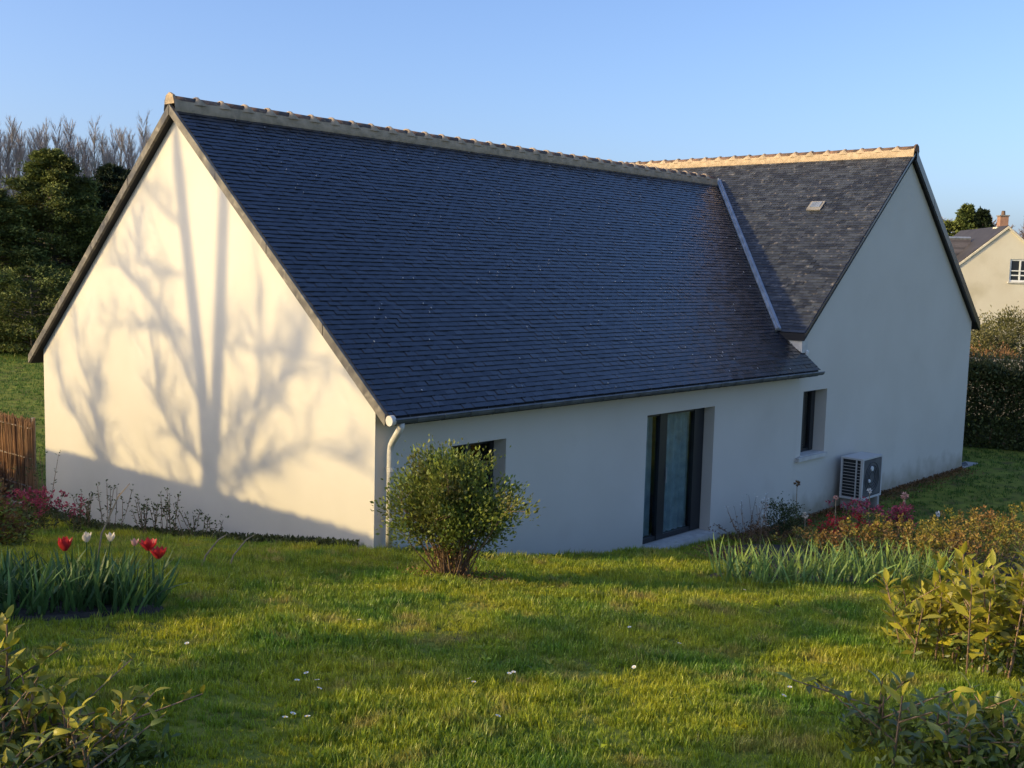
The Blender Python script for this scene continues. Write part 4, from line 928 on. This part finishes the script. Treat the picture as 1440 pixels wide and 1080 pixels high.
# a far low wood closing the horizon
n = 60000; th_ = RNG.uniform(R(-75), R(75), n); dd = RNG.uniform(260, 300, n); fx, fy = F.x/.9944, F.y/.9944
xx = CAM.x+dd*(fx*np.cos(th_)+fy*np.sin(th_)); yy = CAM.y+dd*(fy*np.cos(th_)-fx*np.sin(th_)); zz = -.3+RNG.uniform(0, 1, n)*(9+2.5*np.sin(th_*31)+1.5*np.sin(th_*77))
tag(ob('distant_wood', npmesh('distant_wood', *leaves(np.stack([xx, yy, zz], 1), RNG.normal(0, .5, (n, 3))+np.array([0, 0, 1]), 3.0, 1.3), M['twigpink']), kind='stuff'), 'far bare wood closing the horizon behind the conifers', 'wood')

# ------------------------------------------------------------------ neighbour, hedge, wall on the right
nbp = dirpt(1412, 400, 75); dview = Vector((nbp[0]-CAM.x, nbp[1]-CAM.y, 0)).normalized(); dright = Vector((dview.y, -dview.x, 0))
gd = (dright*.94+dview*.34).normalized(); bd = Vector((-gd.y, gd.x, 0)); bd = bd if bd.dot(dview) > 0 else -bd
nb = thing('neighbour_house', 'cream gabled house with slate roof and brick chimney at the right edge', 'house', (nbp[0], nbp[1], -.3))
def NP(u, d, z): p = Vector((nbp[0], nbp[1], 0))+gd*u+bd*d; return (p.x, p.y, z)
hw, ze, za = 3.25, 5.0, 7.72
WX = (.28, 1.55, 4.35, 5.75)
q = MB(); grid_wall(q, lambda x_, z_, d_: NP(x_, d_, z_), -hw, hw, -.8, ze, [(WX[0], WX[1], WX[2], ze)], .18)
q.add([NP(-hw, 0, ze), NP(WX[0], 0, ze), NP(WX[0], 0, WX[3]), NP(WX[1], 0, WX[3]), NP(WX[1], 0, ze), NP(hw, 0, ze), NP(0, 0, za)], [(0, 1, 2, 6), (2, 3, 6), (3, 4, 5, 6)])
q.add([NP(-hw, 0, -.8), NP(-hw, 9, -.8), NP(-hw, 9, ze), NP(-hw, 0, ze)], [(0, 1, 2, 3)]); q.add([NP(hw, 0, -.8), NP(hw, 9, -.8), NP(hw, 9, ze), NP(hw, 0, ze)], [(3, 2, 1, 0)])
q.build('wall', M['oldwall'], nb)
sl = (za-ze)/hw
for sg in (-1, 1):
    q = MB(); q.prism([NP(0, .02, za+.12), NP(sg*(hw+.15), .02, ze-.15*sl+.12), NP(sg*(hw+.15), 9, ze-.15*sl+.12), NP(0, 9, za+.12)], (0, 0, -.1)); rf_ = q.build('roof', M['neighslate'], nb)
    q = MB(); q.prism([NP(0, -.10, za+.06), NP(sg*(hw+.1), -.10, ze-.1*sl+.06), NP(sg*(hw+.1), .02, ze-.1*sl+.06), NP(0, .02, za+.06)], (0, 0, -.14)); q.build('verge', M['oldwall'], nb)
# wing to the left, its ridge across the view
q = MB(); q.prism([NP(-7.2, 3.2, 7.05), NP(-1.2, 3.2, 7.05), NP(-1.2, .6, 4.0), NP(-7.2, .6, 4.0)], (0, 0, -.1)); q.prism([NP(-7.2, 3.2, 7.05), NP(-1.2, 3.2, 7.05), NP(-1.2, 5.8, 4.0), NP(-7.2, 5.8, 4.0)], (0, 0, -.1)); wr = q.build('roof', M['neighslate'], nb, label='dark slate roof of the low wing')
for k in range(26):
    f0 = k/26; z_ = 4.0+3.05*f0; d_ = .6+2.6*f0; q = MB(); q.prism([NP(-7.2, d_-.02, z_+.03), NP(-1.2, d_-.02, z_+.03), NP(-1.2, d_+.09, z_+.13), NP(-7.2, d_+.09, z_+.13)], (0, 0, -.03)); q.build('slate_course', M['neighslate'], wr)
q = MB(); q.tube([NP(-7.3, 3.2, 7.1), NP(-1.2, 3.2, 7.1)], .11, 6); q.build('ridge', M['zinc'], wr)
q = MB(); q.add([NP(-7.1, .75, -.8), NP(-1.2, .75, -.8), NP(-1.2, .75, 4.05), NP(-7.1, .75, 4.05)], [(0, 1, 2, 3)]); q.add([NP(-7.1, .75, -.8), NP(-7.1, 5.6, -.8), NP(-7.1, 5.6, 4.05), NP(-7.1, 3.2, 6.95), NP(-7.1, .75, 4.05)], [(4, 3, 2, 1, 0)]); q.build('wall', M['oldwall'], nb)
ch = MB(); pc = Vector(NP(.35, 2.0, 0)); ch.obox((pc.x, pc.y, 7.9), gd*.26, bd*.28, (0, 0, .6)); cho = ch.build('chimney', M['brick'], nb)
q = MB(); q.obox((pc.x, pc.y, 8.53), gd*.31, bd*.33, (0, 0, .04)); q.build('cap', M['stonewall'], cho)
q = MB(); q.tube([(pc.x, pc.y, 8.57), (pc.x, pc.y, 8.85)], [.14, .11], 8); q.build('chimney_pot', M['clay'], cho)
q = MB(); q.obox((pc.x-.15, pc.y, 7.3), gd*.42, bd*.34, (0, 0, .5)); q.build('chimney_base', M['oldwall'], cho)
wn = ob('window', None, nb, Vector(NP(WX[0], 0, WX[2]))-Vector(nb.location))
def ng(name, boxes, m_):
    q = MB()
    for (u0, u1, z0_, z1_, d0, d1) in boxes: q.add([NP(u0, d0, z0_), NP(u1, d0, z0_), NP(u1, d1, z0_), NP(u0, d1, z0_), NP(u0, d0, z1_), NP(u1, d0, z1_), NP(u1, d1, z1_), NP(u0, d1, z1_)], [(0, 3, 2, 1), (4, 5, 6, 7), (0, 1, 5, 4), (1, 2, 6, 5), (2, 3, 7, 6), (3, 0, 4, 7)])
    return q.build(name, m_, wn)
u0, u1, z0_, z1_ = WX; bw = .07
ng('frame', [(u0, u0+.1, z0_, z1_, .06, .12), (u1-.1, u1, z0_, z1_, .06, .12), (u0+.1, u1-.1, z0_, z0_+.1, .061, .119), (u0+.1, u1-.1, z1_-.1, z1_, .061, .119), ((u0+u1)/2-.05, (u0+u1)/2+.05, z0_+.1, z1_-.1, .055, .118), (u0+.1, u1-.1, z0_+.36, z0_+.36+bw, .063, .117), (u0+.1, u1-.1, z0_+.64, z0_+.64+bw, .063, .117)], M['whitepaint'])
ng('pane', [(u0+.1, (u0+u1)/2-.05, z0_+.1, z1_-.1, .09, .10)], M['frame']); ng('pane', [((u0+u1)/2+.05, u1-.1, z0_+.1, z1_-.1, .09, .10)], M['frame'])
ng('sill', [(u0-.1, u1+.1, z0_-.1, z0_-.002, -.08, .12)], M['sill'])

def leafy_box(name, label, p0, p1, depth, ht, n, L, m, catg, topm=None, ntop=0):
    """hedge along p0-p1 with a dark core of stems"""
    p0 = np.array(p0); p1 = np.array(p1); t = unit((p1-p0)); nn = np.array([-t[1], t[0]]); c = (p0+p1)/2; root = thing(name, label, catg, (c[0], c[1], h(c[0], c[1])))
    ln = np.linalg.norm(p1-p0); u = RNG.uniform(0, ln, n); v = np.sign(RNG.normal(size=n))*depth/2*RNG.uniform(.6, 1.08, n); w_ = RNG.uniform(0, 1, n)
    tp_ = RNG.uniform(size=n) < .3; v = np.where(tp_, RNG.uniform(-depth/2, depth/2, n), v); w_ = np.where(tp_, RNG.uniform(.88, 1.05, n), w_)
    xy = p0+t*u[:, None]+nn*v[:, None]; zz = np.array(H(xy[:, 0], xy[:, 1]))+ht*w_*(1+.05*np.sin(u*2.1)+.03*np.sin(u*5.3))
    A = np.stack([nn[0]*np.sign(v), nn[1]*np.sign(v), .4+0*v], 1)+RNG.normal(0, .7, (n, 3)); s = RNG.uniform(.6, 1.3, n)
    stuffpart('foliage', leaves(np.column_stack([xy, zz]), A, L*s, L*.5*s), m, root, 'stuff')
    k = int(ln/.35); s0 = []; s1 = []
    for i in range(k):
        q0 = p0+t*(i+.5)*ln/k
        for j in range(2): a_ = RNG.normal(0, depth*.10, 2); s0.append((q0[0], q0[1], h(*q0)-.1)); s1.append((q0[0]+a_[0], q0[1]+a_[1], h(*q0)+ht*.9))
    stuffpart('stems', tubes(s0, s1, .03, .01, 3), M['stem'], root, 'stuff')
    if ntop:
        u = RNG.uniform(0, ln, ntop); v = RNG.uniform(-depth*.6, depth*.6, ntop); xy = p0+t*u[:, None]+nn*v[:, None]; zz = np.array(H(xy[:, 0], xy[:, 1]))+ht*RNG.uniform(.82, 1.18, ntop)
        stuffpart('top_shoots', leaves(np.column_stack([xy, zz]), RNG.normal(0, .5, (ntop, 3))+np.array([0, 0, .8]), L*1.1, L*.4), topm, root, 'stuff')
    return root
hp0, hp1 = dirpt(1310, 600, 33.5), dirpt(1500, 612, 33.5)
leafy_box('clipped_hedge', 'dense dark green clipped hedge with olive shoots on top at the right', hp0, hp1, 1.5, 2.15, 30000, .11, M['hedge'], 'hedge', M['hedgetop'], 3500)
wp0, wp1 = dirpt(1300, 500, 41), dirpt(1520, 500, 41)
a_, b_ = Vector((*wp0, 0)), Vector((*wp1, 0)); dd_ = (b_-a_).normalized(); q = MB(); q.obox(((a_.x+b_.x)/2, (a_.y+b_.y)/2, .55), dd_*(b_-a_).length/2, Vector((-dd_.y, dd_.x, 0))*.2, (0, 0, 1.12))
tag(q.build('garden_wall', M['stonewall']), 'low grey stone wall just above the dark hedge at right', 'wall')
for (px_, d, rx, hz, mm, n1, lb) in [(1382, 47, 1.5, 2.6, 'hedgetop', 90, 'pale thin-leaved bush against the cream gable'), (1425, 50, 2.0, 3.3, 'hedgetop', 170, 'rounded yellow-green bush at the right picture edge'), (1400, 43.5, 1.9, 1.9, 'rust', 120, 'rusty dry bush behind the stone wall')]:
    x_, y_ = dirpt(px_, 480, d); rt = thing('garden_bush', lb, 'shrub', (x_, y_, h(x_, y_)))
    q = MB(); q.tube([(x_, y_, -.4), (x_, y_, hz*.6)], [.07, .03], 6); q.build('trunk', M['stem'], rt)
    stuffpart('foliage', clumped(n1, 60, (x_, y_, h(x_, y_)+hz*.62), (rx, rx, hz*.42), .35, .13, .05, shell=.55), M[mm], rt, 'stuff')

# ------------------------------------------------------------------ brushwood fence and rail beyond the left corner
fx0, fy0, fx1, fy1 = -.10, 8.95, -.35, 14.5
fn = thing('brushwood_fence', 'reddish brown brushwood cane fence beyond the left corner of the house', 'fence', (fx0, fy0, -.1))
n = 1500; t_ = np.sort(RNG.uniform(0, 1, n)); bx_ = fx0+(fx1-fx0)*t_+RNG.normal(0, .02, n); by_ = fy0+(fy1-fy0)*t_
zt_ = 1.50+RNG.normal(0, .03, n); s0 = np.stack([bx_, by_, np.full(n, -.2)], 1); s1 = np.stack([bx_+RNG.normal(0, .03, n), by_+RNG.normal(0, .03, n), zt_], 1)
stuffpart('canes', tubes(s0, s1, .009, .006, 4), M['cane'], fn, 'stuff')
for zz in (.35, .85, 1.38): q = MB(); q.tube([(fx0-.03, fy0, zz), (fx1-.03, fy1, zz)], .014, 5); q.build('binding_rail', M['timber'], fn)
for k in range(4): yy_ = fy0+.1+k*1.7; q = MB(); q.tube([(fx0+.06-.04*k, yy_, -.3), (fx0+.06-.04*k, yy_, 1.55)], .04, 6); q.build('post', M['timber'], fn)
dl = thing('dry_leaf_bush', 'rusty dry-leaved bush in front of the brushwood fence', 'shrub', (-.9, 10.6, 0))
stuffpart('foliage', clumped(260, 45, (-.75, 10.6, .30), (.35, 1.7, .42), .16, .075, .035, shell=.3), M['rust'], dl, 'stuff')
rl = thing('timber_rail', 'low weathered timber rail at the left edge below the brushwood fence', 'rail', (-1.2, 8.4, 0))
q = MB(); q.tube([(-.25, 8.15, .17), (-1.5, 10.2, .24), (-2.6, 12.0, .3)], .05, 7); q.build('rail', M['timber'], rl)
for (x_, y_) in ((-.3, 8.25), (-1.45, 10.15)): q = MB(); q.tube([(x_, y_, -.2), (x_, y_, .22)], .04, 6); q.build('post', M['timber'], rl)

# ------------------------------------------------------------------ out of view to the left: what throws the shadows
# grass fringe on the bank crest
n = 9000; yy = RNG.uniform(-3.6, 12.5, n); xx = -8.4+RNG.uniform(-.45, .45, n)
scatter('bank_grass', np.stack([xx, yy, np.array(H(xx, yy))-.01], 1), RNG.uniform(.6, 1.3, n), cfar, 'tall grass fringe along the crest of the bank left of the lawn', 'grass')
DX = 15.0
gt = thing('forked_tree', 'tall bare forked tree on the rise left of the house', 'tree', (-DX, 3.5+DX/RS, h(-DX, 3.5+DX/RS)))
def G(y_, z_, dx=0.): x_ = -DX+dx; return (x_, y_-x_/RS, z_-x_*RZ)
s0, s1, r0, r1 = [], [], [], []
def poly(pts, ra, rb, depth=0.):
    P = [G(y_, z_, depth*i/len(pts)) for i, (y_, z_) in enumerate(pts)]; 
    for i in range(len(P)-1): s0.append(P[i]); s1.append(P[i+1]); r0.append(ra+(rb-ra)*i/(len(P)-1)); r1.append(ra+(rb-ra)*(i+1)/(len(P)-1))
    return P
zb = gt.location.z-(DX*RZ)-.3
q = MB(); q.tube([G(3.5, zb), G(3.5, zb+1.2), G(3.52, 1.25)], [.33, .27, .22], 10); q.build('trunk', M['bark'], gt)
q = MB(); q.tube([G(3.53, 1.1), G(3.7, 2.43), G(4.0, 4.0), G(4.32, 5.69), G(4.5, 7.2), G(4.45, 9.5)], [.165, .145, .14, .13, .115, .05], 8); q.build('limb', M['bark'], gt)
q = MB(); q.tube([G(3.5, 1.1), G(3.36, 2.4), G(3.27, 3.6), G(3.18, 4.98), G(3.1, 6.5), G(3.2, 9.0)], [.155, .135, .13, .12, .10, .05], 8); q.build('limb', M['bark'], gt)
BR = [([(4.24, 4.84), (4.76, 5.06), (5.44, 5.51)], .055), ([(4.21, 4.13), (4.89, 4.18), (5.40, 4.29), (5.46, 4.58), (5.61, 5.11)], .06), ([(3.75, 2.3), (4.09, 2.75), (4.39, 3.13), (4.74, 3.48), (5.34, 3.86), (6.00, 4.25), (6.23, 4.65)], .065),
 ([(3.6, 1.4), (3.92, 1.59), (4.24, 1.74), (4.66, 1.96), (4.92, 2.35), (4.99, 2.92)], .045), ([(6.2, .9), (6.81, 1.19), (7.33, 1.58), (7.90, 2.02), (8.19, 2.46)], .04), ([(6.51, 1.01), (6.81, 1.34), (6.82, 1.86), (6.61, 2.44)], .04), ([(6.5, 1.2), (6.73, 1.67), (6.93, 2.15), (7.39, 2.74), (7.44, 3.44)], .035),
 ([(4.12, 3.30), (4.72, 3.34), (5.65, 3.36), (6.59, 3.31)], .05), ([(3.4, 1.5), (3.24, 1.79), (2.59, 2.43), (2.02, 2.72), (1.42, 3.46)], .055), ([(3.3, .9), (2.91, 1.24), (2.71, 1.62), (2.48, 2.13), (1.74, 2.88), (1.32, 3.47)], .05), ([(3.27, 3.3), (3.13, 3.21), (2.02, 3.19), (1.10, 3.19), (.60, 3.07)], .04),
 ([(3.4, 1.3), (2.66, 1.57), (2.19, 1.76), (1.20, 2.06), (.19, 1.94)], .035), ([(2.48, 2.13), (2.30, 3.07), (2.35, 4.07)], .03), ([(3.6, 1.2), (4.9, 1.1), (6.2, .9), (6.5, 1.1)], .04)]
g = random.Random(4)
for pts, rr_ in BR:
    dpt = g.uniform(-2.5, 2.5); P = poly(pts, rr_*.62, rr_*.28, dpt)
    for i in range(len(P)-1):
        for _ in range(9):
            f_ = g.random(); p = Vector(P[i]).lerp(Vector(P[i+1]), f_); dirv = (Vector(P[i+1])-Vector(P[i])).normalized()
            dv_ = (dirv+Vector((g.gauss(0, .5), g.gauss(0, .6), g.gauss(.35, .5)))).normalized(); q1 = p+dv_*g.uniform(.25, .8); s0.append(p); s1.append(q1); r0.append(.013); r1.append(.007)
            for _ in range(5):
                p2 = p.lerp(q1, g.uniform(.3, 1)); q2 = p2+(dv_+Vector((g.gauss(0, .6), g.gauss(0, .6), g.gauss(.3, .5)))).normalized()*g.uniform(.15, .5); s0.append(p2); s1.append(q2); r0.append(.007); r1.append(.004)
stuffpart('branches', tubes(s0, s1, np.array(r0), np.array(r1), 4), M['bark'], gt, 'stuff')
# unseen bushes added, their crowns shaped to throw the bands across the lawn
def crown(name, label, poly_, n, xw=.6, D=9.6, L=.13):
    P = np.array(poly_); c = P.mean(0); lo, hi = P.min(0), P.max(0); pts = []
    while len(pts) < n:
        q_ = RNG.uniform(lo, hi, (n, 2)); ins = np.zeros(n, bool); j = len(P)-1
        for i in range(len(P)):
            xi, yi = P[i]; xj, yj = P[j]; cnd = ((yi > q_[:, 1]) != (yj > q_[:, 1])) & (q_[:, 0] < (xj-xi)*(q_[:, 1]-yi)/(yj-yi+1e-12)+xi); ins ^= cnd; j = i
        pts += list(q_[ins])
    pts = np.array(pts[:n]); x_ = -D+RNG.normal(0, xw*.5, n); C = np.stack([x_, pts[:, 0]-(x_+D)/RS, pts[:, 1]-(x_+D)*RZ], 1)
    bx_, by_ = -D, c[0]; rt = thing(name, label, 'shrub', (bx_, by_, h(bx_, by_)))
    stuffpart('foliage', leaves(C, RNG.normal(0, .8, (n, 3))+np.array([0, 0, .3]), L*RNG.uniform(.6, 1.3, n), L*.5), M['hedge'], rt, 'stuff')
    q = MB(); q.tube([(bx_, by_, h(bx_, by_)-.1), (bx_, c[0], c[1])], [.06, .03], 6); q.build('trunk', M['bark'], rt)
crown('shadow_bush', 'unseen leaning bush shaped to cast the long shadow band across the lawn', [up_sun(*q, 9.6) for q in ((-6.6, -4.2, 2.2), (-5.0, -4.3, 2.0), (-3.39, -4.25, 1.77), (.04, -4.46, 1.27), (2.62, -5.01, .93), (3.4, -5.4, .8), (.83, -5.86, 1.25), (-2.19, -5.77, 1.70), (-5.35, -5.07, 2.11), (-6.6, -4.8, 2.25))], 6500)
crown('shadow_bush', 'unseen bush shaped to cast the shadow band nearest the camera', [up_sun(*q, 9.6) for q in ((-6.5, -6.6, 2.3), (-4.26, -6.9, 2.08), (-2.07, -7.1, 1.77), (-.9, -7.6, 1.55), (-2.5, -9.0, 1.9), (-6.5, -8.5, 2.5))], 7500)

# pipe run of the heat pump and dirt along the wall foot
q = MB(); q.tube([(12.95, -.30, .15), (13.04, -.28, .12), (13.06, -.10, .12), (13.06, .02, .12)], .022, 7); q.build('pipe', M['pvc'], ac, smooth=True)
n = 5200; xx = RNG.uniform(7.7, 18.9, n); yy = -RNG.exponential(.16, n)-.01; yy = np.maximum(yy, -.7)
tag(ob('leaf_litter', npmesh('leaf_litter', *leaves(np.stack([xx, yy, np.array(H(xx, yy))+RNG.uniform(0, .05, n)], 1), RNG.normal(0, .8, (n, 3))+np.array([0, 0, .3]), .05, .025), M['rust']), kind='stuff'), 'brown leaf litter and dry weeds along the foot of the cross gable wall', 'leaf litter')

# litter under the round shrub
n = 700; a_ = RNG.uniform(0, 6.28, n); d_ = RNG.uniform(0, .5, n)**.8; xx = bx_s+np.cos(a_)*d_; yy = by_s+np.sin(a_)*d_
tag(ob('fallen_leaves', npmesh('fallen_leaves', *leaves(np.stack([xx, yy, np.array(H(xx, yy))+.04+RNG.uniform(-.02, .02, n)], 1), RNG.normal(0, 1, (n, 3))*np.array([1, 1, .2]), .035, .02), M['rust']), kind='stuff'), 'brown fallen leaves around the base of the round shrub', 'fallen leaves')
